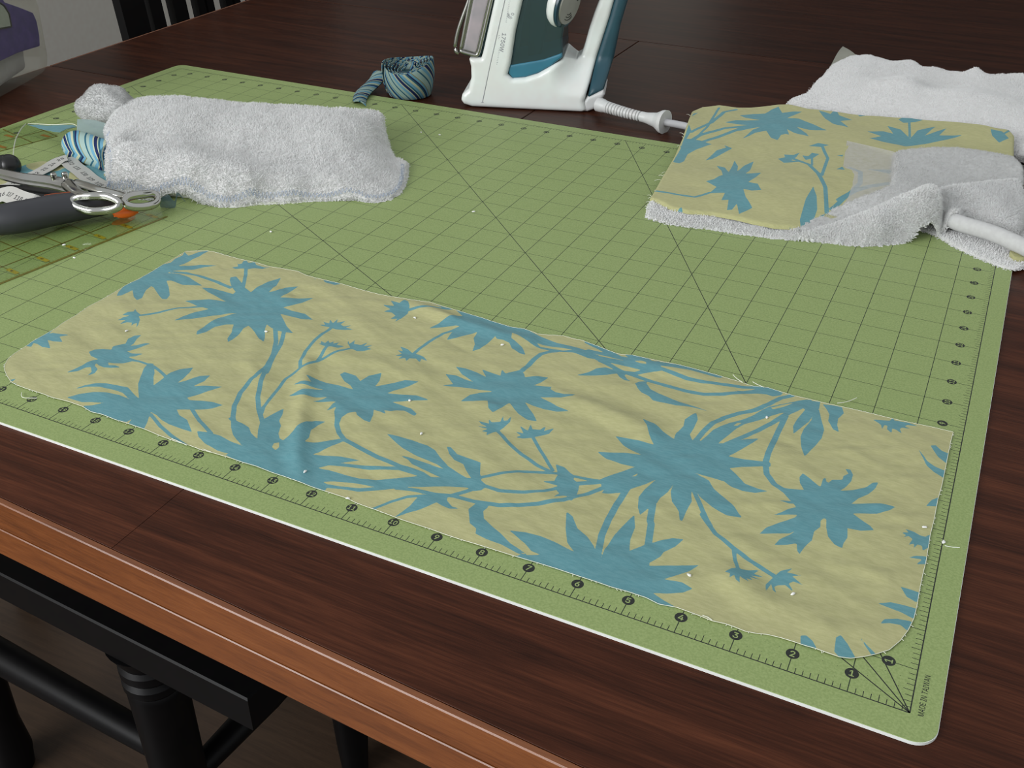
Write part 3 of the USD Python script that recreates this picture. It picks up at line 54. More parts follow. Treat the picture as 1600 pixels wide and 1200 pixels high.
"ink":{"p":[[[-565.2,212.9],[-562.3,207.4],[-563.2,200.6],[-561.3,192.8],[-566.0,185.5],[-566.6,177.9],[-563.9,169.7],[-562.9,161.9],[-564.5,151.9],[-564.1,146.4],[-561.2,138.9],[-557.3,133.2],[-554.5,135.0],[-553.7,144.9],[-545.2,137.0],[-539.7,134.3],[-539.3,138.9],[-545.2,149.2],[-547.1,156.5],[-543.8,155.5],[-532.2,147.9],[-526.1,144.4],[-523.0,145.5],[-525.3,151.3],[-534.1,160.3],[-542.6,167.5],[-539.3,169.1],[-528.5,167.7],[-523.3,169.8],[-513.8,173.2],[-523.2,176.0],[-531.1,179.0],[-542.1,180.6],[-550.7,178.0],[-550.9,181.0],[-546.5,185.6],[-538.7,190.7],[-534.8,197.5],[-526.3,204.7],[-539.4,200.1],[-548.2,193.2],[-551.7,190.2],[-551.2,196.6],[-550.5,204.5],[-549.0,211.5],[-549.5,223.9],[-555.3,216.0],[-557.6,208.5],[-561.2,210.5]],[[-504.4,192.4],[-501.3,195.1],[-493.1,189.9],[-484.9,183.8],[-476.4,180.2],[-476.5,189.1],[-474.9,199.1],[-470.8,208.1],[-466.2,196.6],[-464.3,185.1],[-461.7,187.6],[-458.6,197.0],[-451.5,202.7],[-451.9,192.5],[-451.7,181.6],[-442.8,186.0],[-431.6,193.4],[-434.0,182.9],[-439.2,175.0],[-442.2,171.8],[-433.7,170.4],[-423.6,171.3],[-413.7,167.0],[-420.3,163.7],[-429.5,163.2],[-438.0,163.1],[-432.0,157.9],[-423.2,150.3],[-413.5,144.4],[-419.3,143.5],[-426.2,143.0],[-431.8,144.1],[-436.8,146.5],[-434.1,140.9],[-427.9,132.5],[-424.3,126.7],[-429.6,128.8],[-438.1,135.1],[-447.4,140.2],[-447.1,134.5],[-445.5,125.6],[-445.3,116.3],[-448.9,120.1],[-451.8,128.3],[-457.4,137.2],[-461.6,135.1],[-466.2,128.9],[-466.6,118.9],[-469.5,114.0],[-472.3,118.0],[-473.5,127.2],[-472.8,139.5],[-465.8,151.2],[-470.7,147.8],[-478.3,140.9],[-488.8,129.6],[-495.9,122.4],[-495.1,130.5],[-491.6,139.4],[-486.5,146.7],[-496.4,146.4],[-509.7,149.3],[-504.3,153.1],[-496.1,158.3],[-482.4,160.8],[-492.4,163.4],[-502.6,166.0],[-512.3,170.1],[-506.2,173.1],[-494.7,173.3],[-486.5,172.9],[-486.8,176.1],[-493.7,180.5],[-501.5,188.0]],[[-529.8,122.4],[-526.4,120.0],[-522.5,118.8],[-520.7,115.7],[-517.4,113.3],[-513.5,107.3],[-512.7,104.7],[-516.1,108.9],[-517.8,107.1],[-516.8,103.6],[-519.8,108.1],[-523.5,107.2],[-526.2,102.9],[-526.2,108.9],[-530.9,106.5],[-530.0,111.0],[-526.4,113.8],[-532.4,112.9],[-533.3,111.4],[-531.2,116.5],[-528.3,119.0]],[[-519.2,217.6],[-513.7,213.0],[-511.9,215.1],[-513.8,219.1],[-512.3,221.1],[-508.3,218.2],[-505.3,222.1],[-501.0,218.1],[-492.4,217.5],[-490.0,219.9],[-492.1,214.1],[-497.8,212.4],[-500.7,208.5],[-506.3,208.1],[-510.6,206.0],[-515.2,207.3],[-511.6,210.3]],[[-441.4,219.3],[-437.0,220.3],[-429.4,220.7],[-426.6,219.8],[-429.6,216.0],[-434.1,216.0],[-437.7,216.5]],[[-448.4,215.8],[-447.5,220.9],[-447.4,217.5]],[[-562.2,82.0],[-562.2,78.1],[-561.9,73.4],[-561.5,69.7],[-562.1,61.8],[-561.3,54.7],[-556.3,55.4],[-558.8,59.7],[-555.2,59.6],[-548.4,57.5],[-541.7,58.1],[-548.5,63.0],[-552.5,65.7],[-546.9,65.7],[-540.6,67.3],[-548.0,71.7],[-544.3,76.4],[-551.2,75.2],[-557.4,74.6],[-559.0,72.9]],[[-535.9,20.1],[-533.6,22.9],[-533.1,19.6]],[[-532.9,18.4],[-528.5,19.4],[-529.7,18.0]],[[-516.6,66.1],[-515.7,70.1],[-512.2,73.3],[-506.1,74.9],[-508.3,78.4],[-506.4,82.1],[-503.9,85.2],[-506.6,90.4],[-505.9,95.5],[-502.3,98.2],[-501.4,93.0],[-499.1,87.6],[-499.3,83.8],[-495.3,87.6],[-492.0,91.1],[-488.8,91.8],[-490.4,88.2],[-492.7,82.5],[-495.5,77.5],[-490.8,77.1],[-484.0,80.1],[-486.4,75.7],[-490.2,72.9],[-483.2,72.3],[-473.1,71.7],[-469.7,72.6],[-467.9,70.5],[-473.7,70.1],[-479.3,70.4],[-484.0,69.8],[-487.4,65.5],[-493.2,62.6],[-496.3,62.0],[-493.1,59.2],[-489.5,61.0],[-484.6,60.9],[-489.4,57.6],[-494.3,56.0],[-498.8,56.4],[-502.6,58.0],[-500.4,54.7],[-495.8,52.7],[-494.7,49.0],[-496.8,44.6],[-497.6,49.2],[-501.4,52.5],[-504.3,51.1],[-505.7,46.1],[-511.3,41.1],[-509.7,45.8],[-508.2,51.7],[-508.2,56.0],[-506.9,60.2],[-504.6,62.2],[-511.9,63.0]],[[-471.7,72.4],[-469.0,72.9],[-464.9,68.9],[-460.3,64.4],[-457.8,60.6],[-451.7,53.8],[-451.5,60.4],[-451.7,68.7],[-449.7,75.6],[-443.8,80.8],[-441.1,74.0],[-440.1,66.9],[-440.2,61.9],[-437.0,66.8],[-432.9,73.8],[-427.6,77.7],[-426.6,71.1],[-429.0,63.4],[-423.0,66.8],[-412.5,70.8],[-415.7,65.2],[-420.5,58.0],[-424.4,52.2],[-421.1,50.7],[-413.8,53.5],[-407.4,55.1],[-399.7,55.1],[-402.9,49.7],[-409.0,45.5],[-416.7,42.1],[-421.4,39.8],[-415.9,35.7],[-408.3,33.6],[-403.1,29.6],[-397.5,25.3],[-404.8,25.2],[-414.9,25.9],[-422.1,27.5],[-428.4,30.3],[-433.8,31.4],[-431.2,27.4],[-428.0,22.4],[-424.9,15.9],[-436.5,15.9],[-438.3,20.9],[-438.6,17.1],[-446.0,15.6],[-456.0,15.8],[-464.5,15.4],[-474.6,18.4],[-469.4,21.3],[-464.8,25.9],[-472.6,23.5],[-477.4,21.2],[-489.3,20.7],[-485.1,26.8],[-478.6,31.6],[-470.5,34.8],[-462.7,36.3],[-454.2,35.8],[-462.2,38.9],[-470.3,38.9],[-479.4,37.6],[-486.8,34.7],[-493.2,29.1],[-489.3,35.1],[-483.6,39.9],[-478.5,42.1],[-470.7,43.5],[-463.5,44.7],[-455.0,40.9],[-449.6,38.9],[-455.9,45.2],[-461.1,50.7],[-466.0,58.2],[-469.9,64.7],[-471.9,69.8]],[[-395.3,27.0],[-388.1,28.5],[-380.2,28.9],[-370.8,27.3],[-363.0,27.0],[-369.4,30.0],[-374.5,33.1],[-380.4,38.7],[-384.6,43.9],[-382.7,45.6],[-376.6,44.9],[-371.2,43.3],[-366.5,39.2],[-359.8,36.2],[-365.0,43.5],[-368.8,50.2],[-369.5,53.5],[-368.5,60.7],[-366.2,69.4],[-362.8,63.6],[-360.5,57.3],[-356.3,53.5],[-353.0,46.6],[-349.3,42.8],[-346.5,42.1],[-345.5,46.8],[-346.1,55.0],[-345.0,62.1],[-342.2,67.1],[-336.5,69.2],[-338.2,63.9],[-337.8,57.0],[-334.3,50.2],[-333.7,45.0],[-326.7,49.8],[-318.7,57.2],[-314.4,57.3],[-318.1,49.9],[-321.4,42.2],[-323.8,38.3],[-316.1,40.8],[-308.5,43.3],[-296.7,45.1],[-302.1,41.2],[-308.6,36.0],[-315.7,29.2],[-309.6,25.2],[-300.1,17.5],[-299.4,14.7],[-308.7,14.5],[-317.1,14.6],[-325.9,15.3],[-334.3,15.3],[-344.9,15.7],[-354.8,15.1],[-366.8,16.8],[-365.9,18.4],[-373.1,18.0],[-383.9,20.1],[-391.3,23.4]],[[-317.6,29.6],[-308.5,30.9],[-296.9,30.9],[-288.3,31.4],[-280.3,34.1],[-270.1,39.7],[-260.2,47.1],[-252.5,50.3],[-246.0,52.9],[-235.5,55.0],[-232.4,52.2],[-239.2,47.6],[-248.4,43.0],[-260.3,36.5],[-267.0,32.0],[-274.3,27.2],[-283.0,22.0],[-290.1,20.6],[-300.1,17.5],[-299.7,15.0],[-308.1,16.0]],[[-388.8,46.2],[-387.0,46.3],[-384.2,44.0],[-385.7,44.1]],[[-406.8,162.4],[-402.2,164.8],[-405.9,167.9],[-400.9,167.4],[-403.2,172.3],[-398.6,168.6],[-399.0,175.4],[-396.7,170.5],[-392.3,174.7],[-392.9,169.4],[-389.5,168.1],[-385.0,171.4],[-387.3,167.2],[-381.1,167.0],[-386.5,164.3],[-392.5,162.7],[-397.1,163.3]],[[-391.9,141.0],[-389.2,141.4],[-391.9,144.7],[-387.4,143.2],[-387.9,147.7],[-384.8,144.6],[-384.0,148.7],[-382.4,144.8],[-380.1,148.8],[-379.2,144.5],[-373.8,145.4],[-375.7,140.8],[-380.4,140.3],[-383.3,138.8]],[[-378.5,156.2],[-373.2,150.3],[-372.9,156.1],[-370.5,151.6],[-365.5,152.3],[-363.6,157.9],[-363.1,151.6],[-358.0,155.1],[-359.9,150.5],[-356.0,150.6],[-359.5,146.1],[-363.1,144.0],[-368.7,145.1],[-374.7,150.5]],[[-357.8,116.2],[-356.6,119.4],[-347.6,118.7],[-341.4,114.3],[-340.5,122.3],[-334.8,128.2],[-331.2,120.2],[-330.2,113.3],[-324.7,119.3],[-317.4,127.1],[-308.5,129.8],[-311.6,123.4],[-317.4,114.8],[-319.7,110.5],[-312.4,112.5],[-302.6,115.8],[-292.6,114.5],[-303.0,108.8],[-312.1,103.2],[-304.8,103.0],[-298.3,102.4],[-292.2,98.6],[-292.0,96.0],[-294.9,96.5],[-300.3,98.3],[-304.4,96.3],[-307.0,93.5],[-311.1,93.0],[-307.8,89.7],[-312.4,90.8],[-317.3,91.4],[-314.3,86.1],[-311.7,78.5],[-316.1,78.5],[-322.0,80.8],[-324.9,83.9],[-328.2,80.7],[-329.3,75.7],[-327.7,71.3],[-333.0,73.9],[-337.1,79.3],[-338.8,83.8],[-341.9,77.7],[-342.1,85.3],[-341.2,88.0],[-354.3,81.8],[-350.0,87.5],[-349.2,90.3],[-357.4,86.2],[-372.2,82.0],[-367.1,89.3],[-355.8,97.3],[-365.1,94.4],[-376.3,92.9],[-373.0,96.2],[-367.0,99.1],[-375.0,104.3],[-366.8,105.0],[-357.9,104.5],[-350.6,104.8],[-340.1,104.4],[-343.9,107.3],[-350.7,110.5]],[[-372.3,219.1],[-368.4,217.8],[-364.2,212.4],[-360.6,203.8],[-360.4,195.7],[-362.1,188.4],[-362.7,193.5],[-367.0,191.4],[-366.2,196.8],[-371.0,199.6],[-377.1,198.6],[-374.2,203.2],[-382.0,205.7],[-374.3,208.5],[-380.7,213.8],[-373.1,213.3]],[[-352.2,223.8],[-334.8,222.9],[-339.4,221.0]],[[-341.4,161.5],[-335.2,160.9],[-330.5,158.7],[-326.8,158.8],[-321.5,157.8],[-316.5,154.1],[-321.7,155.0],[-320.1,150.5],[-324.7,153.5],[-328.3,151.7],[-328.0,147.1],[-330.9,150.4],[-334.5,146.9],[-333.6,151.8],[-338.1,150.4],[-336.0,155.0],[-341.1,157.1],[-336.6,157.5]],[[-333.6,223.5],[-324.3,222.9],[-311.8,221.9],[-304.1,220.3],[-294.1,219.7],[-289.0,219.2],[-282.8,220.3],[-275.9,219.8],[-265.4,215.4],[-252.1,212.5],[-238.1,212.0],[-228.5,210.4],[-220.7,208.8],[-218.6,203.6],[-225.9,201.8],[-236.5,203.7],[-247.8,200.8],[-257.7,200.4],[-266.1,202.7],[-276.5,207.0],[-283.3,209.4],[-280.3,202.2],[-277.3,200.9],[-269.6,196.4],[-263.4,188.1],[-267.6,188.2],[-274.9,191.9],[-279.3,197.1],[-284.5,198.3],[-289.0,197.9],[-291.3,200.6],[-292.1,190.7],[-293.2,181.9],[-296.5,177.5],[-298.8,185.5],[-303.5,192.6],[-304.7,200.6],[-310.0,194.1],[-314.1,187.3],[-318.6,183.2],[-320.5,193.7],[-319.2,202.2],[-321.9,201.8],[-331.1,195.3],[-336.8,191.4],[-333.0,202.3],[-328.6,210.5],[-324.5,216.7]],[[-224.7,179.9],[-218.9,187.0],[-216.0,192.7],[-211.5,196.7],[-204.9,197.4],[-202.4,197.7],[-199.8,199.9],[-197.6,198.4],[-197.7,194.1],[-194.6,190.6],[-191.3,189.4],[-195.6,188.5],[-199.7,190.6],[-202.8,194.1],[-207.0,189.5],[-213.9,185.2]],[[-219.4,219.1],[-211.5,217.0],[-205.1,213.9],[-201.0,214.7],[-206.6,218.2],[-202.2,220.4],[-191.5,219.8],[-187.0,216.7],[-183.2,219.5],[-180.3,212.2],[-176.6,208.9],[-181.6,206.1],[-186.3,204.9],[-188.5,206.4],[-192.2,207.1],[-201.1,208.0],[-204.7,210.6],[-215.2,210.7],[-221.3,210.4]],[[-118.0,218.7],[-112.9,220.8],[-103.7,218.5],[-104.4,215.0],[-108.2,211.2],[-112.3,211.9],[-117.4,210.1],[-123.5,206.3],[-130.6,206.0],[-123.7,209.9]],[[-188.3,187.1],[-187.2,191.0],[-182.7,194.8],[-182.2,191.0],[-177.6,185.1],[-171.7,182.3],[-163.0,180.4],[-153.6,178.8],[-139.0,177.3],[-148.9,176.5],[-157.6,173.7],[-165.5,173.6],[-172.0,173.5],[-175.5,176.5],[-181.1,178.5],[-184.9,182.3]],[[-296.7,155.2],[-289.8,156.0],[-281.2,155.2],[-273.8,152.9],[-280.6,160.2],[-273.3,159.1],[-266.6,158.2],[-268.9,164.7],[-264.7,161.6],[-262.1,165.5],[-258.1,170.1],[-254.3,166.8],[-252.4,163.6],[-245.8,168.5],[-239.5,170.8],[-240.9,163.4],[-243.6,158.0],[-233.2,161.5],[-233.0,159.2],[-228.4,156.6],[-222.4,156.4],[-216.5,159.3],[-217.1,155.9],[-222.7,151.2],[-228.9,150.0],[-235.0,148.5],[-228.6,145.5],[-221.2,142.1],[-212.7,140.7],[-219.0,137.1],[-226.3,136.6],[-235.1,137.6],[-241.0,139.3],[-236.0,134.1],[-229.8,128.0],[-225.1,122.2],[-231.0,121.5],[-238.5,125.2],[-244.2,130.0],[-248.6,133.9],[-250.0,126.3],[-252.3,119.1],[-256.8,122.2],[-260.9,129.4],[-268.2,125.0],[-275.4,122.2],[-273.8,130.9],[-269.5,135.9],[-262.2,140.6],[-270.9,138.7],[-277.5,137.9],[-294.5,133.0],[-289.1,137.8],[-298.8,145.6],[-292.3,147.1],[-285.2,145.6],[-278.8,145.4],[-289.1,149.5]],[[-256.1,108.3],[-249.5,108.6],[-252.3,113.2],[-248.8,110.5],[-244.1,112.8],[-245.4,118.8],[-242.8,114.2],[-240.8,115.2],[-240.8,120.4],[-238.8,114.7],[-240.2,108.2],[-241.7,104.6],[-243.5,101.5],[-245.1,96.5],[-246.5,100.1],[-249.7,99.2],[-247.6,103.1],[-254.7,102.4],[-248.4,104.8],[-253.2,106.1]],[[-233.1,108.8],[-227.4,108.8],[-232.4,114.2],[-228.4,112.6],[-226.2,112.2],[-227.5,118.5],[-224.4,114.6],[-220.2,115.9],[-218.6,120.4],[-217.7,115.7],[-213.5,120.7],[-214.0,114.7],[-217.8,110.7],[-221.0,107.0],[-225.9,103.9],[-229.7,103.4],[-227.9,106.4]],[[-296.7,72.4],[-289.5,73.1],[-279.8,73.7],[-270.2,73.0],[-263.9,70.7],[-258.2,66.2],[-250.4,60.9],[-242.7,58.3],[-236.2,56.5],[-234.6,54.8],[-241.8,53.7],[-248.2,56.8],[-256.0,59.4],[-263.3,61.0],[-272.0,62.0],[-280.8,64.3],[-289.2,68.4]],[[-279.3,57.7],[-273.4,58.7],[-265.3,58.7],[-256.7,57.8],[-248.8,57.8],[-240.1,56.4],[-235.7,55.5],[-244.9,50.9],[-253.3,51.8],[-261.8,52.7],[-268.8,53.7],[-272.8,56.3]],[[-260.2,77.2],[-258.0,77.7],[-251.6,73.4],[-244.0,72.5],[-236.1,71.9],[-232.1,63.5],[-228.4,57.8],[-223.4,55.4],[-224.9,51.0],[-228.3,48.7],[-231.5,48.9],[-235.2,54.5],[-234.4,57.4],[-240.0,62.2],[-244.0,66.6],[-250.1,67.5],[-255.4,71.5]],[[-255.3,12.0],[-252.4,23.2],[-252.1,29.2],[-251.6,32.4],[-244.7,36.4],[-238.1,38.5],[-237.2,35.4],[-232.3,31.9],[-227.8,32.1],[-232.5,29.5],[-237.3,30.1],[-240.9,31.2],[-243.5,26.4],[-246.1,22.8],[-250.9,18.1]],[[-222.3,41.5],[-216.5,43.2],[-215.6,40.2],[-216.3,36.4],[-213.2,31.1],[-207.0,27.4],[-200.3,24.2],[-191.8,19.8],[-186.4,17.2],[-182.2,15.7],[-187.1,15.8],[-196.4,17.6],[-204.9,17.6],[-211.5,18.6],[-213.0,22.2],[-217.8,24.3],[-220.9,29.5],[-223.6,33.9],[-222.9,38.3]],[[-201.2,24.5],[-194.0,20.7],[-184.8,18.0],[-181.5,16.4],[-187.6,12.8],[-183.5,17.1],[-191.8,17.9],[-200.5,19.5]],[[-199.4,90.6],[-193.9,90.1],[-188.5,86.4],[-185.7,85.2],[-185.0,81.8],[-181.3,79.9],[-179.1,74.8],[-180.1,68.3],[-181.7,66.9],[-184.3,66.2],[-188.5,62.4],[-187.0,67.3],[-190.3,69.9],[-190.2,73.0],[-199.5,72.1],[-193.6,75.7],[-194.2,82.3]],[[-172.0,88.2],[-166.9,95.8],[-159.1,106.7],[-167.0,106.0],[-175.7,107.0],[-182.9,110.8],[-177.1,112.7],[-168.7,116.5],[-158.9,118.6],[-165.7,120.6],[-172.1,123.6],[-179.5,130.0],[-172.3,130.4],[-164.9,131.3],[-156.5,131.3],[-161.6,137.1],[-165.9,145.0],[-170.6,151.4],[-163.0,150.1],[-156.1,145.6],[-148.2,141.7],[-149.0,147.6],[-147.1,155.8],[-148.4,162.4],[-144.4,171.9],[-141.3,164.5],[-141.0,155.9],[-141.4,150.0],[-138.0,144.0],[-134.7,145.6],[-124.1,147.4],[-118.2,150.3],[-113.7,155.3],[-110.1,158.5],[-104.4,162.4],[-106.5,156.1],[-110.4,148.7],[-115.7,138.7],[-108.0,139.8],[-97.2,142.5],[-96.2,138.4],[-106.2,132.9],[-112.2,128.6],[-107.6,125.1],[-101.2,119.5],[-93.8,117.6],[-88.3,117.9],[-94.1,113.8],[-100.7,112.4],[-106.4,113.2],[-111.5,116.2],[-120.7,116.1],[-127.9,116.3],[-119.1,113.1],[-114.6,107.3],[-107.7,102.9],[-100.6,96.9],[-94.8,90.6],[-102.5,89.1],[-111.3,91.6],[-118.3,96.4],[-125.5,103.8],[-124.1,97.2],[-121.9,91.1],[-122.3,82.7],[-121.7,74.2],[-123.1,74.4],[-125.6,81.1],[-131.5,87.5],[-134.5,94.4],[-135.1,101.5],[-135.7,93.8],[-138.0,87.9],[-138.0,82.0],[-140.8,75.9],[-142.9,70.0],[-145.7,74.7],[-148.3,82.8],[-147.4,90.5],[-144.8,101.7],[-148.3,95.0],[-152.7,89.1],[-157.4,82.5],[-164.1,79.2],[-167.4,78.2],[-166.5,83.5],[-169.4,83.3]],[[-134.2,143.8],[-130.4,159.0],[-124.0,170.9],[-117.1,179.4],[-113.9,184.7],[-110.0,193.5],[-105.4,199.6],[-98.1,207.9],[-93.9,213.1],[-89.4,217.3],[-85.9,218.6],[-89.1,212.3],[-91.5,205.7],[-96.0,198.9],[-100.7,192.8],[-105.3,186.8],[-109.9,180.8],[-115.6,173.6],[-118.9,166.2],[-120.6,158.9],[-124.1,147.4]],[[-97.7,144.3],[-93.0,142.6],[-92.3,139.7],[-96.1,137.9]],[[-87.1,206.4],[-83.1,209.1],[-81.8,202.9],[-82.8,193.5],[-85.0,186.5],[-88.0,176.5],[-90.0,184.1],[-89.5,193.1]],[[-82.9,211.6],[-79.9,208.4],[-76.1,196.8],[-73.1,189.5],[-72.6,179.8],[-74.7,169.1],[-77.5,156.9],[-81.2,165.8],[-83.8,175.7],[-83.8,184.3],[-81.7,195.5]],[[-79.3,216.4],[-74.3,218.1],[-68.3,218.5],[-66.1,212.2],[-68.0,204.5],[-67.2,196.8],[-65.0,190.7],[-68.5,191.8],[-72.7,198.5],[-73.6,207.0],[-76.1,211.8]],[[-87.8,216.9],[-81.2,218.6],[-80.2,209.8],[-82.7,207.0],[-87.5,204.7],[-91.1,207.5]],[[-84.3,124.1],[-79.7,124.6],[-71.3,126.9],[-74.5,132.0],[-75.9,137.0],[-75.0,140.6],[-70.3,137.9],[-65.4,134.1],[-63.9,133.6],[-64.1,140.9],[-63.1,142.7],[-62.0,138.9],[-60.6,138.9],[-59.6,142.5],[-54.6,145.0],[-54.7,148.7],[-52.6,152.3],[-55.0,156.2],[-52.4,156.9],[-50.2,152.2],[-50.1,146.0],[-52.2,138.8],[-54.0,134.2],[-48.2,138.9],[-41.9,145.1],[-39.4,150.0],[-36.7,152.0],[-37.4,146.1],[-39.7,140.0],[-43.9,133.2],[-46.6,126.5],[-40.0,129.8],[-32.7,132.8],[-25.4,133.8],[-27.7,129.5],[-33.2,123.9],[-39.2,121.5],[-44.5,118.6],[-38.8,114.9],[-34.6,112.5],[-32.5,109.6],[-38.5,106.1],[-44.7,105.3],[-43.4,98.3],[-44.4,93.5],[-44.3,89.5],[-48.3,90.6],[-52.3,95.0],[-54.5,101.5],[-55.6,107.1],[-56.8,108.2],[-58.2,105.3],[-57.3,100.7],[-59.4,95.8],[-59.0,89.0],[-60.8,84.4],[-62.3,76.5],[-63.9,78.1],[-65.3,83.2],[-69.4,80.1],[-75.1,77.3],[-73.7,82.3],[-70.5,87.6],[-66.0,94.8],[-70.2,89.4],[-77.2,86.0],[-83.9,82.7],[-81.8,88.7],[-76.8,95.0],[-70.5,102.0],[-69.8,104.7],[-74.6,102.8],[-81.2,99.8],[-77.5,103.7],[-75.1,107.8],[-71.9,111.1],[-73.7,113.2],[-76.1,112.0],[-81.2,112.4],[-75.4,114.7],[-79.7,119.1]],[[-49.6,212.9],[-44.0,214.9],[-40.6,215.9],[-39.0,220.4],[-38.0,217.9],[-30.2,219.1],[-24.6,217.9],[-30.5,216.2],[-31.6,213.7],[-27.5,212.2],[-32.7,211.7],[-33.8,209.0],[-32.1,204.4],[-35.7,207.4],[-37.9,207.7],[-37.4,202.2],[-40.5,205.7],[-40.7,209.9],[-42.5,209.8],[-43.0,203.7],[-44.2,209.0],[-46.3,210.8]],[[-15.7,199.0],[-13.1,200.9],[-9.3,197.4],[-4.8,196.9],[-5.1,186.4],[-10.5,190.0],[-13.0,194.2]],[[-21.7,191.9],[-19.2,188.4],[-15.8,183.4],[-10.8,180.7],[-5.3,179.5],[-5.2,172.2],[-10.9,175.5],[-15.4,179.7],[-18.9,185.9]],[[-11.2,142.8],[-9.1,149.2],[-5.5,154.3],[-5.5,145.6]],[[-19.8,114.3],[-16.3,116.0],[-18.5,118.2],[-14.1,118.2],[-10.9,117.0],[-8.4,117.2],[-6.1,120.8],[-6.0,109.3],[-8.2,105.3],[-8.9,108.9],[-11.1,108.9],[-12.6,103.9],[-12.6,108.7],[-15.0,106.4],[-13.9,111.8],[-16.0,113.4],[-18.8,109.4],[-17.2,113.4]],[[-14.0,97.0],[-10.6,100.2],[-5.7,102.3],[-5.6,96.2],[-9.8,94.0],[-7.4,99.2]],[[-91.5,45.0],[-89.3,49.8],[-86.0,52.0],[-82.4,53.2],[-77.0,56.5],[-79.1,52.3],[-73.7,52.5],[-80.0,50.0],[-75.2,49.3],[-80.3,48.1],[-77.6,46.4],[-81.2,45.8],[-79.1,43.6],[-82.5,44.6],[-84.3,45.5],[-83.0,40.7],[-85.2,42.0],[-86.8,44.9],[-88.3,41.7],[-88.8,45.1]],[[-69.7,55.1],[-67.8,59.8],[-62.7,64.4],[-64.8,60.0],[-57.9,60.3],[-62.1,58.3],[-56.0,54.9],[-60.6,55.3],[-62.4,53.2],[-58.7,48.5],[-63.5,51.5],[-66.9,49.8],[-68.0,48.1],[-66.2,44.2],[-68.2,45.6],[-69.9,49.5],[-70.7,42.0],[-72.0,47.3],[-71.0,50.8]],[[-14.3,74.5],[-10.0,74.8],[-5.7,74.6],[-5.8,67.1],[-10.7,69.1]],[[-22.4,58.5],[-16.9,62.0],[-10.6,62.8],[-5.3,63.1],[-5.9,55.7],[-12.0,57.6],[-17.7,58.2]],[[-19.3,45.1],[-17.8,49.1],[-12.6,52.2],[-6.2,53.7],[-7.5,46.5],[-10.7,48.7],[-15.4,47.5]],[[-50.0,22.4],[-47.7,23.5],[-44.5,21.4],[-41.6,17.5],[-48.8,17.1]],[[-35.5,27.4],[-33.8,29.6],[-30.1,26.3],[-25.4,19.7],[-31.8,17.0],[-34.6,19.4]],[[-26.4,32.9],[-22.3,29.6],[-17.8,25.9],[-19.4,24.4],[-22.9,28.8]],[[-197.7,28.3],[-190.0,30.8],[-181.5,31.5],[-172.4,30.7],[-161.8,28.0],[-168.0,33.5],[-172.8,42.6],[-177.4,54.4],[-173.0,52.3],[-167.4,45.3],[-160.7,41.8],[-155.1,36.6],[-151.6,31.8],[-148.6,30.7],[-149.3,36.8],[-148.9,49.0],[-147.9,57.7],[-145.5,68.7],[-141.7,59.4],[-140.5,49.1],[-138.2,41.6],[-132.8,48.9],[-127.4,54.9],[-122.2,59.4],[-116.5,60.9],[-118.9,54.4],[-122.8,48.6],[-123.1,44.6],[-126.6,38.3],[-125.9,36.2],[-117.6,40.6],[-104.3,46.8],[-107.7,39.5],[-112.8,33.3],[-116.7,29.5],[-108.0,30.8],[-102.2,29.5],[-105.5,25.4],[-112.1,21.6],[-118.3,19.1],[-112.9,17.1],[-105.2,14.8],[-113.0,12.8],[-120.3,13.6],[-128.3,13.8],[-137.0,13.6],[-144.1,13.1],[-153.2,13.5],[-164.8,13.4],[-175.0,13.4],[-183.4,13.0],[-187.7,13.1],[-181.7,16.9],[-176.1,19.7],[-181.6,20.3],[-186.6,23.7]]],
"h":[[[-347.9,33.8],[-349.2,37.3],[-347.3,39.6],[-344.3,35.6],[-344.6,32.5]],[[-305.3,20.8],[-300.1,23.4],[-293.4,25.5],[-286.4,27.3],[-276.7,29.0],[-284.6,24.5],[-294.7,21.4],[-301.3,20.3]],[[-263.8,205.8],[-255.9,206.5],[-245.2,207.2],[-237.9,207.2],[-243.9,204.2],[-252.7,203.5],[-259.8,203.1]],[[-198.0,212.5],[-193.7,213.9],[-190.5,213.2],[-189.2,210.9],[-193.4,210.6]],[[-157.8,97.1],[-156.7,100.2],[-155.4,102.7],[-155.7,99.4]],[[-121.1,168.7],[-119.9,172.9],[-117.3,174.2],[-119.1,169.7]],[[-106.3,196.9],[-100.3,204.1],[-94.2,210.9],[-99.1,202.3],[-104.6,196.2]]],
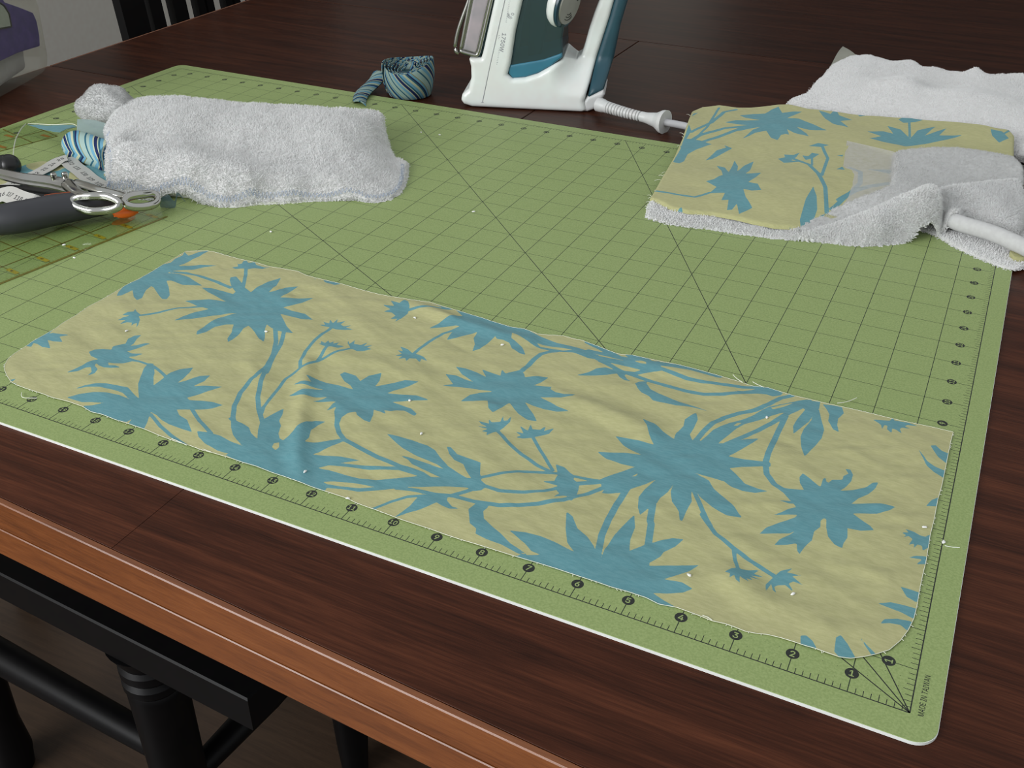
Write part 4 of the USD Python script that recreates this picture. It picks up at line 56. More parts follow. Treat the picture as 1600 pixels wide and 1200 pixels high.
"s":[[2.86,[[-549.3,180.6],[-539.2,184.2],[-528.5,184.3],[-518.5,183.7],[-508.1,182.5],[-493.9,179.3]]],[2.12,[[-491.2,148.3],[-498.3,143.3],[-504.9,137.9],[-512.3,127.0],[-521.3,117.0]]],[2.64,[[-503.6,209.5],[-496.5,199.9],[-485.7,183.4]]],[2.02,[[-467.0,70.5],[-459.0,67.6],[-449.6,63.4]]],[2.16,[[-431.9,29.3],[-418.7,22.6],[-407.2,18.3],[-398.6,15.9],[-392.7,14.4]]],[2.34,[[-413.3,43.8],[-400.8,35.8],[-386.4,28.6]]],[3.12,[[-316.1,57.8],[-304.2,54.8],[-289.5,51.3],[-274.2,49.1],[-259.8,49.2],[-254.1,47.6]]],[2.84,[[-311.7,35.5],[-301.7,38.1],[-287.6,41.8],[-273.0,47.1],[-262.3,48.0],[-254.1,47.6],[-235.0,55.6]]],[2.98,[[-428.5,144.7],[-418.2,131.6],[-409.7,117.5],[-404.3,104.3],[-402.0,88.4],[-402.5,86.5],[-399.1,71.0],[-393.2,57.6],[-386.1,47.5],[-381.2,42.6]]],[2.89,[[-420.6,143.8],[-412.6,128.8],[-407.1,113.4],[-399.3,96.4],[-401.0,97.3],[-394.2,84.0],[-386.8,71.6],[-378.6,61.8],[-368.3,51.9]]],[2.1,[[-368.7,145.1],[-373.7,136.3],[-378.7,124.9],[-383.6,111.1],[-385.0,96.8],[-379.9,75.8],[-380.7,79.4],[-377.6,65.3],[-373.4,56.8]]],[2.38,[[-383.9,110.9],[-388.6,117.3],[-393.2,129.3],[-395.8,143.7],[-396.2,162.8]]],[2.38,[[-379.8,124.3],[-381.4,131.6],[-383.4,139.7]]],[2.89,[[-333.6,78.1],[-328.3,68.9],[-321.9,62.0],[-315.4,57.5]]],[3.2,[[-362.4,208.5],[-350.6,215.6],[-339.1,222.3]]],[2.4,[[-329.1,159.4],[-327.5,175.0],[-325.0,189.5],[-319.0,199.9]]],[3.82,[[-228.8,211.2],[-220.1,211.8],[-211.8,213.3],[-203.3,213.9]]],[4.4,[[-220.6,206.2],[-211.3,207.3],[-201.3,208.4]]],[3.45,[[-219.7,204.0],[-210.8,201.4],[-202.4,197.7]]],[4.09,[[-234.2,222.4],[-224.6,218.7],[-211.8,213.3]]],[3.39,[[-247.3,201.6],[-250.8,199.3],[-254.7,193.8],[-256.1,185.0],[-257.0,169.7]]],[3.37,[[-217.3,202.5],[-202.7,198.5],[-192.9,197.4],[-181.3,195.6],[-170.8,194.1],[-158.4,193.8],[-146.6,194.8],[-135.8,199.1],[-125.9,206.2],[-117.1,215.1]]],[3.99,[[-220.3,205.5],[-209.0,205.8],[-198.1,206.8],[-188.5,206.4]]],[3.59,[[-200.0,198.1],[-193.0,199.9],[-187.0,204.6],[-181.0,209.3]]],[3.23,[[-179.5,210.0],[-170.6,208.4],[-160.8,206.6],[-150.2,206.8],[-138.7,209.3],[-127.7,213.1],[-118.0,218.7]]],[5.91,[[-183.0,215.2],[-173.6,217.6],[-163.9,219.0],[-154.0,219.3],[-144.8,219.2]]],[2.37,[[-242.3,105.0],[-229.7,95.1],[-219.8,89.2],[-207.5,84.7],[-199.1,83.0]]],[2.02,[[-221.1,107.7],[-212.2,98.3],[-198.4,84.7]]],[3.74,[[-265.4,35.9],[-255.0,41.0],[-246.4,46.5],[-233.6,51.6]]],[2.86,[[-266.0,32.9],[-255.6,35.2],[-244.9,36.9],[-236.0,40.1],[-224.4,41.1],[-211.0,44.2],[-202.0,48.6],[-193.5,54.0],[-182.8,62.8],[-178.1,68.7],[-173.2,74.7],[-168.8,81.8],[-163.2,86.3]]],[2.64,[[-237.2,39.5],[-231.3,47.2],[-227.0,53.6]]],[2.47,[[-230.3,60.0],[-222.6,67.6],[-214.5,74.8],[-205.1,79.4],[-194.6,83.1]]],[2.52,[[-224.6,54.8],[-216.2,54.7],[-203.6,59.7],[-194.9,65.2],[-189.5,71.5]]],[1.87,[[-268.8,13.3],[-263.5,22.4],[-257.4,29.0],[-246.8,34.8]]],[2.23,[[-187.6,84.3],[-179.1,85.4],[-170.8,86.9],[-164.8,90.5]]],[3.07,[[-182.4,79.1],[-176.6,82.9],[-169.6,87.5]]],[1.85,[[-181.0,77.6],[-179.4,71.1],[-179.4,65.1]]],[3.32,[[-136.5,144.0],[-135.2,154.5],[-132.4,165.7],[-128.2,175.1],[-121.4,184.0],[-114.0,190.8],[-108.5,199.6],[-103.6,211.4],[-98.1,218.1]]],[3.21,[[-121.4,145.9],[-113.2,159.0],[-107.2,170.5],[-101.3,182.8],[-95.6,196.9],[-90.1,206.4],[-83.0,216.1]]],[3.28,[[-96.2,192.8],[-96.4,178.0],[-96.4,162.5],[-96.3,150.3],[-95.5,141.4],[-92.6,132.5],[-86.7,125.4],[-79.6,121.5],[-74.0,120.7]]],[3.54,[[-156.1,86.8],[-156.6,72.8],[-156.0,58.2],[-154.5,45.7],[-153.7,42.6],[-150.8,30.9]]],[3.63,[[-139.5,80.1],[-136.6,67.7],[-135.2,65.3],[-131.0,48.4]]],[2.51,[[-124.7,102.3],[-115.8,88.3],[-107.8,77.5],[-114.1,84.2],[-103.9,72.5],[-93.0,65.9],[-80.1,59.3],[-68.9,54.9]]],[1.92,[[-92.3,64.9],[-89.8,58.4],[-86.4,51.2]]]]},"ink2":{"p":[[[-269.1,668.8],[-260.7,678.2],[-249.1,680.7],[-237.6,683.2],[-254.1,690.1],[-262.1,697.2],[-250.5,704.8],[-238.6,706.6],[-235.6,719.5],[-230.4,728.4],[-222.6,711.3],[-212.1,718.4],[-204.8,720.4],[-209.5,706.9],[-214.2,696.0],[-202.7,697.7],[-185.9,685.8],[-170.4,672.2],[-187.1,669.2],[-199.6,673.2],[-186.9,657.6],[-182.7,648.9],[-198.0,655.8],[-206.6,663.2],[-201.3,650.2],[-205.1,651.4],[-208.5,646.6],[-208.3,632.9],[-215.5,636.9],[-224.4,654.2],[-232.9,645.9],[-240.6,626.4],[-237.3,653.9],[-232.3,662.1],[-244.5,654.3],[-254.6,651.6],[-245.3,666.1],[-257.3,665.7]],[[-301.0,651.7],[-293.3,635.1],[-291.0,612.4],[-277.6,611.4],[-263.4,603.4],[-272.6,587.5],[-277.6,573.9],[-274.7,553.8],[-277.1,547.0],[-283.6,549.4],[-285.6,562.6],[-287.7,583.5],[-292.0,604.1]],[[-308.3,691.2],[-304.6,695.7],[-306.9,678.6]],[[-257.4,564.0],[-254.6,589.2],[-248.4,599.8],[-252.3,605.2],[-242.8,600.4],[-246.8,585.9],[-253.1,568.4]],[[-240.5,507.7],[-234.8,513.8],[-232.7,521.3],[-230.7,525.5],[-235.7,539.4],[-243.8,552.2],[-235.4,549.7],[-228.4,536.5],[-230.4,555.6],[-232.6,571.7],[-225.6,558.0],[-222.5,542.8],[-220.6,564.0],[-216.1,576.6],[-212.8,551.0],[-213.5,537.5],[-201.5,544.9],[-203.2,526.6],[-205.7,515.9],[-196.9,514.2],[-190.7,502.1],[-198.0,498.4],[-205.8,500.5],[-199.7,485.6],[-189.7,470.4],[-194.8,459.4],[-196.7,455.6],[-203.2,472.2],[-204.0,460.4],[-207.6,458.6],[-211.6,476.7],[-217.0,473.9],[-218.0,488.3],[-230.6,484.9],[-228.2,498.3]],[[-271.6,449.3],[-263.6,450.4],[-248.1,435.3],[-257.6,439.0],[-267.2,442.8]],[[-248.9,437.7],[-243.7,450.0],[-236.8,438.2],[-215.4,447.3],[-220.4,437.1],[-233.6,434.3]],[[-197.3,589.6],[-192.1,595.8],[-194.6,601.6],[-185.9,602.5],[-182.0,609.4],[-182.5,597.1],[-185.1,588.9],[-176.8,586.1],[-189.5,579.7]],[[-178.3,602.8],[-172.7,602.1],[-171.5,611.9],[-164.5,609.8],[-167.5,597.8],[-172.7,591.7]],[[-177.8,626.0],[-170.9,635.4],[-160.5,633.4],[-166.8,626.5]],[[-152.7,527.3],[-146.0,509.8],[-140.8,489.4],[-139.1,462.8],[-143.4,447.4],[-149.9,468.2],[-153.0,500.4]],[[-154.6,455.0],[-145.8,441.1],[-149.7,437.5]],[[-132.7,487.9],[-140.5,451.5],[-141.4,446.9],[-138.2,476.8]],[[-190.3,729.5],[-177.1,723.4],[-175.7,741.3],[-168.7,723.4],[-154.1,714.2],[-164.1,705.0],[-152.6,686.8],[-169.0,694.4],[-178.3,706.0]],[[-155.3,740.5],[-149.4,754.8],[-138.9,755.8],[-143.6,734.6],[-149.7,728.9]],[[-113.0,731.1],[-106.1,747.0],[-91.2,738.1],[-96.8,728.8],[-107.4,723.4]],[[-135.1,683.9],[-120.6,691.3],[-111.3,688.3],[-120.0,708.9],[-106.6,702.3],[-94.9,681.5],[-91.6,706.1],[-77.3,725.1],[-83.6,694.8],[-67.2,723.9],[-71.3,701.1],[-51.9,712.5],[-64.0,693.5],[-81.0,673.8],[-96.2,658.8],[-109.2,659.4],[-129.6,663.9],[-120.5,676.0]],[[-28.9,734.1],[-18.3,735.7],[-11.2,724.1],[-18.6,709.1],[-25.8,720.4]],[[-29.7,773.5],[-24.2,773.9],[-25.9,767.3]],[[-142.6,574.7],[-139.3,584.9],[-135.7,576.9]],[[-118.6,585.5],[-97.7,596.1],[-95.9,584.1],[-106.3,585.3]],[[-149.5,610.4],[-143.8,614.7],[-144.0,609.7]]],
"h":[],
"s":[[4.89,[[-287.8,591.0],[-281.7,625.0],[-264.9,649.6],[-244.7,663.9]]],[4.7,[[-283.7,578.1],[-272.4,610.2],[-252.4,647.9],[-237.4,663.6]]],[2.52,[[-283.7,585.5],[-281.7,649.1],[-288.5,714.8]]],[4.09,[[-292.2,631.6],[-281.7,665.8],[-279.6,701.4],[-271.1,716.4]]],[2.94,[[-274.2,475.1],[-256.0,472.1],[-239.6,473.2],[-230.9,486.0]]],[3.57,[[-183.8,593.0],[-168.1,580.4],[-155.4,560.4],[-142.9,529.2],[-132.7,487.9]]],[2.79,[[-166.5,630.3],[-155.1,600.6],[-151.4,556.0]]],[1.91,[[-168.4,597.3],[-164.5,578.8]]],[2.26,[[-102.9,732.1],[-95.8,684.8]]],[1.99,[[-17.8,728.3],[-7.8,756.6]]],[5.11,[[-127.9,513.1],[-120.0,534.8],[-109.1,552.4],[-93.3,566.5]]],[4.14,[[-133.0,584.8],[-122.4,577.1],[-118.3,553.9],[-120.5,537.5],[-130.2,494.8]]]]},"rprint":[[-313.6,701.8,9.0],[-306.6,716.3,11.0],[-291.1,724.4,13.0],[-273.6,726.0,13.0],[-245.8,734.8,15.0],[-222.5,738.6,20.0],[-201.7,733.1,20.0],[-154.3,735.5,20.0],[-97.7,740.4,22.0],[-53.9,743.5,24.0],[-25.5,741.9,24.0],[-12.5,747.3,22.0],[-6.7,737.4,20.0],[-3.3,679.3,18.0],[-11.5,627.4,16.0],[-44.6,566.9,14.0],[-94.5,512.5,12.0],[-129.4,475.3,9.0],[-149.7,455.3,7.0],[-166.0,449.8,8.0],[-187.6,449.8,9.0],[-217.6,450.0,9.0],[-236.4,445.0,9.0],[-251.5,447.0,9.0],[-274.5,458.7,9.0],[-278.0,487.4,9.0],[-283.5,530.1,9.0],[-289.6,576.2,9.0],[-297.4,622.3,10.0],[-303.7,653.0,12.0]],
"rprint_i":[[-261.0,596.0,12.0],[-219.3,610.8,14.0],[-181.4,639.7,18.0],[-140.1,654.2,20.0],[-218.9,525.3,15.0],[-183.5,509.1,16.0],[-224.5,472.5,11.0],[-171.1,543.7,17.0],[-147.6,581.7,17.0],[-172.2,473.3,12.0],[-100.6,681.9,20.0],[-256.8,544.4,11.0],[-38.8,705.8,20.0],[-211.6,564.3,12.0],[-189.2,597.3,14.0]],
"rterry":[[-273.9,458.6,7.0],[-267.0,436.7,1.0],[-254.7,434.0,1.0],[-242.3,433.7,1.0],[-213.3,438.5,1.0],[-184.3,441.4,1.0],[-156.3,446.2,1.0],[-124.1,455.2,1.0],[-102.4,459.0,1.0],[-85.5,468.5,1.0],[-69.3,482.3,2.0],[-45.4,508.0,4.0],[-26.0,526.1,7.0],[-6.1,520.4,9.0],[7.9,522.2,9.0],[11.7,541.2,11.0],[10.2,580.0,15.0],[7.0,605.9,18.0],[2.1,616.3,20.0],[-14.9,595.9,23.0],[-37.6,562.5,27.0],[-60.3,530.2,31.0],[-73.8,515.1,29.0],[-86.1,501.3,26.0],[-101.4,488.7,19.0],[-124.8,469.8,11.0],[-140.9,458.7,7.0],[-181.9,467.6,6.0],[-221.7,464.6,7.0],[-253.4,466.0,7.0]],
"rterry_i":[[-51.7,510.6,31.0],[-70.9,495.2,28.0],[-90.9,479.5,20.0],[-106.5,471.1,12.0],[-64.1,490.1,16.0],[-40.4,513.0,20.0],[-18.0,558.4,24.0],[-47.4,514.0,10.0],[-9.7,536.6,19.0],[-29.4,541.1,24.0],[-123.4,465.0,8.0],[-139.1,451.6,5.0],[-87.3,470.2,9.0],[-177.3,450.6,4.0],[-215.5,444.9,4.0],[-245.0,441.0,4.0]],
"rbatt":[[-102.3,630.6,22.0],[-98.6,641.7,22.0],[-86.1,648.5,23.0],[-66.7,659.5,24.0],[-50.6,664.8,24.0],[-36.4,669.5,23.0],[-20.1,669.2,23.0],[-3.6,671.2,21.0],[4.8,650.0,20.0],[8.4,627.4,14.0],[-9.6,602.9,15.0],[-36.4,571.8,18.0],[-54.8,539.6,22.0],[-72.6,519.0,21.0],[-93.1,499.7,15.0],[-108.7,485.8,10.0],[-127.6,467.0,8.0],[-148.2,451.0,9.0],[-141.0,475.0,10.0],[-130.2,495.7,13.0],[-114.9,511.7,19.0],[-99.2,529.0,23.0],[-91.9,543.6,24.0],[-97.3,585.6,22.0]],
"rsheer":[[-147.4,648.2,20.0],[-124.7,638.7,21.5],[-101.6,627.8,23.0],[-97.5,619.1,22.0],[-91.7,567.8,22.5],[-92.6,544.1,22.0],[-114.2,510.3,16.5],[-126.0,505.1,12.0],[-132.4,489.0,10.5],[-132.3,498.8,10.0],[-129.9,505.8,11.0],[-127.8,521.7,13.0],[-137.9,580.0,17.0]],
"rback":[[-233.2,788.9,6.0],[-229.2,809.8,8.0],[-220.3,829.2,8.0],[-219.6,903.4,8.0],[-217.0,930.4,10.0],[-207.1,964.7,12.0],[-198.2,992.3,14.0],[-182.0,994.6,16.0],[-159.9,980.6,14.0],[-140.5,973.7,18.0],[-129.9,969.3,22.0],[-114.8,968.9,14.0],[-107.3,967.3,17.0],[-88.0,970.6,12.0],[-72.3,955.5,18.0],[-61.4,962.0,24.0],[-55.1,964.4,18.0],[-34.6,976.8,14.0],[-7.4,990.8,14.0],[41.4,976.3,10.0],[55.6,816.7,8.0],[37.0,708.4,6.0],[-2.4,716.8,6.0],[-61.3,747.7,6.0],[-129.8,745.4,6.0],[-205.5,762.2,5.0]],
"rback_i":[[-200.4,852.0,18.0],[-183.1,893.2,26.0],[-151.9,869.1,20.0],[-125.0,843.5,30.0],[-98.7,846.2,20.0],[-73.6,819.5,28.0],[-53.5,879.2,20.0],[-27.7,831.9,26.0],[-208.7,772.1,12.0],[-159.6,771.7,14.0],[-112.7,775.2,16.0],[-66.0,769.8,17.0],[-26.3,777.5,17.0],[-15.2,879.4,20.0],[-93.0,795.0,22.0],[-36.9,807.5,24.0],[-158.9,911.1,22.0]],
"rgrey":[[-221.8,1038.4,10.0],[-200.6,999.7,12.0],[-180.2,993.0,8.0],[-192.0,903.6,6.0],[-201.7,816.6,6.0],[-222.5,829.4,5.0],[-221.0,880.4,4.0],[-221.5,972.3,5.0]],
"rlow":[[-64.3,512.7,3.0],[-50.8,510.3,2.0],[-34.4,493.7,2.0],[-15.3,478.7,2.0],[2.6,468.7,2.0],[12.9,466.9,2.0],[20.7,476.9,2.0],[51.7,502.8,2.0],[59.1,580.2,3.0],[22.7,584.1,3.0],[-21.6,550.6,3.0]],
"ryel":[[7.2,489.1,6.0],[16.9,499.8,6.0],[33.3,518.0,6.0],[37.4,495.7,6.0],[17.8,481.1,6.0],[11.1,480.1,6.0]],
"rroll":[[-38.9,515.8,12.0],[-29.4,511.0,12.0],[-11.1,505.1,12.0],[5.3,495.2,12.0],[19.5,484.3,12.0],[36.8,471.9,11.0]],
"pad":[[-712.0,281.4,2.0],[-709.7,284.6,12.0],[-727.0,304.1,22.0],[-757.4,335.7,27.0],[-772.3,350.3,28.0],[-782.8,369.6,31.0],[-791.9,393.8,34.0],[-787.2,420.2,35.0],[-761.0,439.0,34.0],[-729.0,453.9,31.0],[-703.1,463.7,29.0],[-684.5,473.0,28.0],[-652.5,481.7,28.0],[-622.7,492.9,27.0],[-592.3,503.1,27.0],[-576.1,514.0,25.0],[-570.8,511.1,23.0],[-560.0,493.9,18.0],[-537.1,466.9,11.0],[-518.4,447.1,7.0],[-514.6,452.2,7.0],[-507.4,449.5,5.0],[-491.8,421.2,3.0],[-480.0,390.4,2.0],[-480.6,373.9,2.0],[-488.6,363.5,2.0],[-496.2,361.6,4.0],[-506.0,360.6,7.0],[-518.7,353.4,4.0],[-540.7,340.8,3.0],[-555.6,328.0,3.0],[-574.1,317.2,2.0],[-587.6,303.1,2.0],[-599.8,296.3,3.0],[-616.5,295.3,6.0],[-628.4,294.5,11.0],[-637.7,292.6,14.0],[-645.2,287.8,13.0],[-655.7,282.7,8.0],[-673.4,280.2,3.0],[-692.6,277.6,2.0]],
"pad_i":[[-705.4,293.3,29.0],[-728.1,318.0,33.0],[-695.3,285.3,20.0],[-746.5,379.1,36.0],[-699.2,368.5,36.0],[-712.7,326.3,27.0],[-663.2,298.0,25.0],[-679.8,388.7,33.0],[-645.0,406.4,33.0],[-603.3,414.2,31.0],[-563.9,424.4,30.0],[-636.2,334.7,27.0],[-605.9,353.6,22.0],[-573.1,370.4,20.0],[-540.1,387.3,18.0],[-522.6,411.3,15.0],[-630.9,300.4,24.0],[-603.8,307.1,17.0],[-579.4,317.5,12.0],[-551.9,339.6,11.0],[-522.4,360.0,11.0],[-682.6,283.7,17.0],[-552.8,460.0,25.0],[-672.0,366.2,27.0],[-637.4,370.9,27.0],[-503.5,397.7,9.0],[-504.3,374.9,9.0],[-643.0,295.0,20.0]],
"pad_hem":[[-756.7,336.1,27.0],[-726.5,304.4,22.0],[-707.2,282.9,13.0],[-707.7,279.0,5.0],[-692.4,277.6,3.0],[-673.5,280.6,4.0],[-655.1,282.3,9.0],[-644.3,287.1,14.0],[-637.1,292.2,15.0],[-628.5,294.8,12.0],[-616.6,295.7,7.0],[-599.9,296.6,4.0],[-587.7,303.5,3.0],[-574.2,317.5,3.0],[-556.3,329.1,4.0],[-540.2,340.4,4.0],[-518.3,353.0,5.0],[-505.8,360.5,8.0],[-495.8,361.1,5.0],[-489.0,364.3,3.0],[-481.3,375.1,3.0],[-480.7,390.0,3.0],[-491.6,418.4,4.0],[-504.5,441.7,6.0]],
"pad_low":[[-663.3,287.0,2.0],[-657.7,294.8,6.0],[-646.3,298.6,9.0],[-631.3,297.1,8.0],[-616.9,295.4,4.0],[-600.8,297.1,1.0],[-586.9,302.0,1.0],[-572.8,315.3,1.0],[-554.5,326.2,1.0],[-540.4,340.1,1.0],[-519.4,353.9,1.0],[-508.4,366.9,1.0],[-508.7,384.2,1.0],[-555.0,406.9,1.0],[-606.4,380.8,1.0],[-655.9,352.8,2.0],[-682.7,327.4,2.0]],
"batt_roll":[[-857.8,398.0,8.0],[-847.9,392.3,20.0],[-838.9,389.8,30.0],[-829.1,388.5,38.0],[-818.2,393.9,44.0],[-807.7,400.6,46.0],[-799.8,404.6,44.0],[-796.7,405.1,38.0],[-802.5,411.3,26.0],[-801.7,392.0,22.0],[-815.5,398.7,10.0],[-838.0,399.7,8.0]],
"organza":[[-820.1,361.9,24.0],[-801.8,367.4,24.0],[-781.7,365.4,24.0],[-747.9,336.0,22.0],[-759.5,335.9,22.0],[-779.1,335.9,22.0],[-793.2,333.8,22.0]],
"stripe_axis":[[-800.6,325.4,16.0],[-783.1,325.4,16.0],[-766.4,321.9,16.0],[-750.0,318.5,16.0],[-732.6,314.8,16.0]],
"stripe_low":[[-765.1,315.2,3.0],[-754.7,315.3,3.0],[-748.0,321.8,3.0],[-744.8,318.2,2.0],[-749.1,315.5,2.0],[-759.1,315.0,2.0]],
"ribbon":[[-891.8,362.4,8.0],[-874.1,362.9,10.0],[-848.2,361.3,14.0],[-826.1,360.2,18.0],[-813.0,352.9,20.0],[-817.2,344.9,20.0],[-821.0,339.1,18.0],[-847.0,350.6,12.0],[-870.3,357.2,9.0]],
"thread":[[-891.9,361.4,9.0],[-881.1,347.4,11.0],[-868.2,331.5,12.0],[-859.6,319.3,10.0],[-854.8,312.0,6.0],[-841.9,298.3,2.0]],
"ltape1":[[-790.4,229.1,4.0],[-789.1,237.1,4.0],[-784.9,243.0,5.0],[-783.9,254.9,6.0],[-783.7,266.6,6.0],[-782.4,277.1,7.0],[-783.2,288.9,8.0],[-782.6,300.6,10.0],[-779.3,305.5,11.0]],
"ltape2":[[-781.6,307.4,10.0],[-766.8,299.2,8.0],[-751.9,293.6,7.0],[-735.3,286.2,6.0],[-720.0,281.5,5.0],[-710.3,278.9,4.0]],
"ltape3":[[-762.8,210.6,10.0],[-757.9,212.2,12.0],[-752.0,212.8,14.0],[-738.6,209.3,16.0],[-725.2,206.9,16.0],[-714.0,206.5,16.0],[-708.2,210.4,14.0],[-704.4,216.2,12.0],[-703.6,225.0,10.0]],
"ltape_wid":[[-788.3,306.1,10.0],[-775.3,297.1,10.0],[-788.0,258.6,6.0],[-774.4,250.1,6.0]],
"lcloth":[[-805.1,243.2,3.0],[-813.1,270.5,5.0],[-809.4,283.7,6.0],[-803.8,296.8,6.0],[-794.8,299.3,6.0],[-777.4,297.8,6.0],[-773.2,304.1,6.0],[-758.9,307.2,6.0],[-742.9,317.4,6.0],[-708.7,281.5,4.0],[-720.6,276.5,3.0],[-751.5,274.2,5.0],[-763.6,260.4,2.0],[-777.7,249.5,2.0],[-787.0,234.6,2.0]],
"black":[[-820.5,257.9,12.0],[-811.7,264.4,12.0],[-808.3,266.1,12.0]],
"rot":[[-718.8,166.0,14.0],[-711.0,171.3,14.0],[-699.1,185.7,14.0],[-690.1,203.0,13.0],[-679.9,219.6,12.0],[-669.3,236.6,11.0],[-661.2,249.5,10.0]],
"scA":[[-799.0,231.4,22.0],[-776.5,231.8,22.0],[-747.4,232.4,22.0],[-722.8,236.7,22.0],[-703.1,237.0,22.0]],
"sc_piv":[[-694.2,235.8,24.0],[-716.3,241.3,26.0],[-725.2,231.5,20.0]],
"sc_ring1":[[-675.2,211.2,22.0],[-672.8,214.4,24.0],[-660.8,216.9,27.0],[-651.2,222.6,27.0],[-641.1,224.0,26.0],[-634.3,224.5,22.0],[-638.7,221.3,19.0],[-648.6,217.1,17.0],[-657.0,212.0,17.0],[-667.8,211.1,18.0],[-673.2,210.3,20.0]],
"sc_ring2":[[-638.8,230.4,20.0],[-634.2,235.2,16.0],[-632.2,241.6,14.0],[-629.5,247.5,13.0],[-630.2,256.4,12.0],[-631.9,262.5,14.0],[-634.6,262.5,17.0],[-635.9,254.5,20.0],[-636.4,243.0,23.0],[-639.7,235.7,23.0]],
"sc_sh1":[[-701.5,235.4,23.0],[-682.4,224.7,24.0],[-667.5,219.1,26.0],[-661.1,219.5,26.0]],
"sc_sh2":[[-695.4,237.6,24.0],[-681.5,236.8,24.0],[-662.3,234.8,24.0],[-649.0,236.7,23.0],[-638.6,236.3,23.0]],
"orange":[[-649.9,231.4,10.0],[-644.2,232.8,14.0],[-639.4,239.6,12.0],[-643.9,242.5,8.0],[-648.0,238.4,7.0]],
"plastic":[[-635.6,266.2,12.0],[-631.3,272.9,16.0],[-627.8,278.4,15.0],[-626.3,282.2,10.0],[-625.2,285.1,2.0],[-629.5,277.1,2.0],[-642.6,272.4,2.0]],
"tie_tail":[[-666.4,658.8,14.0],[-664.9,649.3,10.0],[-664.1,627.4,5.0],[-659.0,606.4,3.0],[-647.3,586.0,2.0]],
"tie_tail_w":[[-673.3,656.1,12.0],[-658.7,655.6,14.0],[-659.6,588.1,2.0],[-638.1,594.9,2.0]],
"tie_roll":[[-607.4,612.3,20.0],[-639.1,628.3,14.0],[-591.5,637.2,18.0],[-605.7,626.6,36.0],[-613.8,625.9,4.0]],
"bag":[[-1002.0,423.2,-2.0],[-1011.6,485.0,-2.0],[-1050.2,560.1,-2.0]],
"creases":[[2.6,6,[[-384.6,119.3],[-370.0,96.0],[-349.2,62.9],[-331.1,34.1],[-315.5,14.8]]],[2.6,8,[[-353.9,212.3],[-329.8,210.9],[-301.4,207.2],[-282.2,207.0],[-270.8,208.9]]],[3.0,9,[[-189.6,214.5],[-169.9,216.5],[-153.5,217.8],[-137.2,218.3]]],[1.8,9,[[-88.1,45.4],[-68.7,38.3],[-55.0,37.0],[-44.5,35.4],[-42.2,31.1]]],[1.5,8,[[-31.0,130.2],[-19.2,127.9],[-5.6,130.1]]],[2.0,10,[[-220.8,150.9],[-187.8,150.4],[-165.5,143.8]]],[1.6,10,[[-212.8,151.7],[-187.3,149.1],[-165.5,143.8]]],[1.2,5,[[-43.9,77.2],[-32.8,78.9],[-22.7,76.4]]],[1.4,8,[[-428.5,122.7],[-421.3,108.1],[-406.0,94.8],[-395.7,86.5]]],[1.5,9,[[-565.2,122.7],[-563.7,112.8],[-560.6,87.7]]],[1.5,8,[[-377.9,135.1],[-354.4,139.6],[-328.0,135.3],[-309.0,134.6]]],[1.6,12,[[-259.7,125.3],[-236.8,121.6],[-217.8,125.1]]],[1.6,9,[[-106.7,36.3],[-90.2,44.4],[-79.1,37.8]]],[2.2,7,[[-373.1,218.7],[-352.2,218.4],[-331.3,208.2]]]],
"cordpts":[[-405.4,670.2,14.0],[-366.4,661.1,12.0],[-348.5,659.8,11.0],[-326.4,655.0,11.0],[-303.6,657.7,9.0]],
"lint":[[-514.3,97.2,3.0],[-352.6,199.8,3.0],[-282.3,192.8,4.0],[-278.9,81.1,3.0],[-284.8,14.6,3.0],[-318.0,23.3,4.0],[-106.3,36.8,3.0],[-58.9,46.7,3.0],[-302.8,108.6,3.0],[-9.6,124.1,3.0],[-105.7,185.6,4.0],[-431.5,138.5,3.0]],
"threads":[[[-71.6,219.6,2.0],[-67.1,223.4,2.0],[-64.0,227.7,2.0],[-62.0,231.1,2.0]],[[-136.7,223.7,2.0],[-132.8,219.8,2.0],[-128.9,217.5,2.0]],[[-123.4,220.8,2.0],[-119.7,218.9,2.0],[-115.4,217.7,2.0]],[[-518.0,13.0,1.0],[-512.8,9.3,1.0],[-509.2,10.3,1.0],[-504.8,12.5,1.0]],[[-404.3,15.8,1.0],[-398.3,15.3,1.0],[-392.1,14.5,1.0]],[[-381.9,15.5,1.0],[-378.4,15.6,1.0],[-375.6,15.4,1.0]],[[-93.0,15.0,1.0],[-90.4,14.9,1.0],[-88.2,14.0,1.0]]],
"matlint":[[-529.3,273.5,1.0],[-402.7,382.6,1.0],[-543.3,538.1,1.0],[-522.9,539.8,1.0],[0.5,117.5,1.0],[-627.2,162.8,4.0],[-651.4,176.3,4.0],[-556.3,338.0,1.0]]}

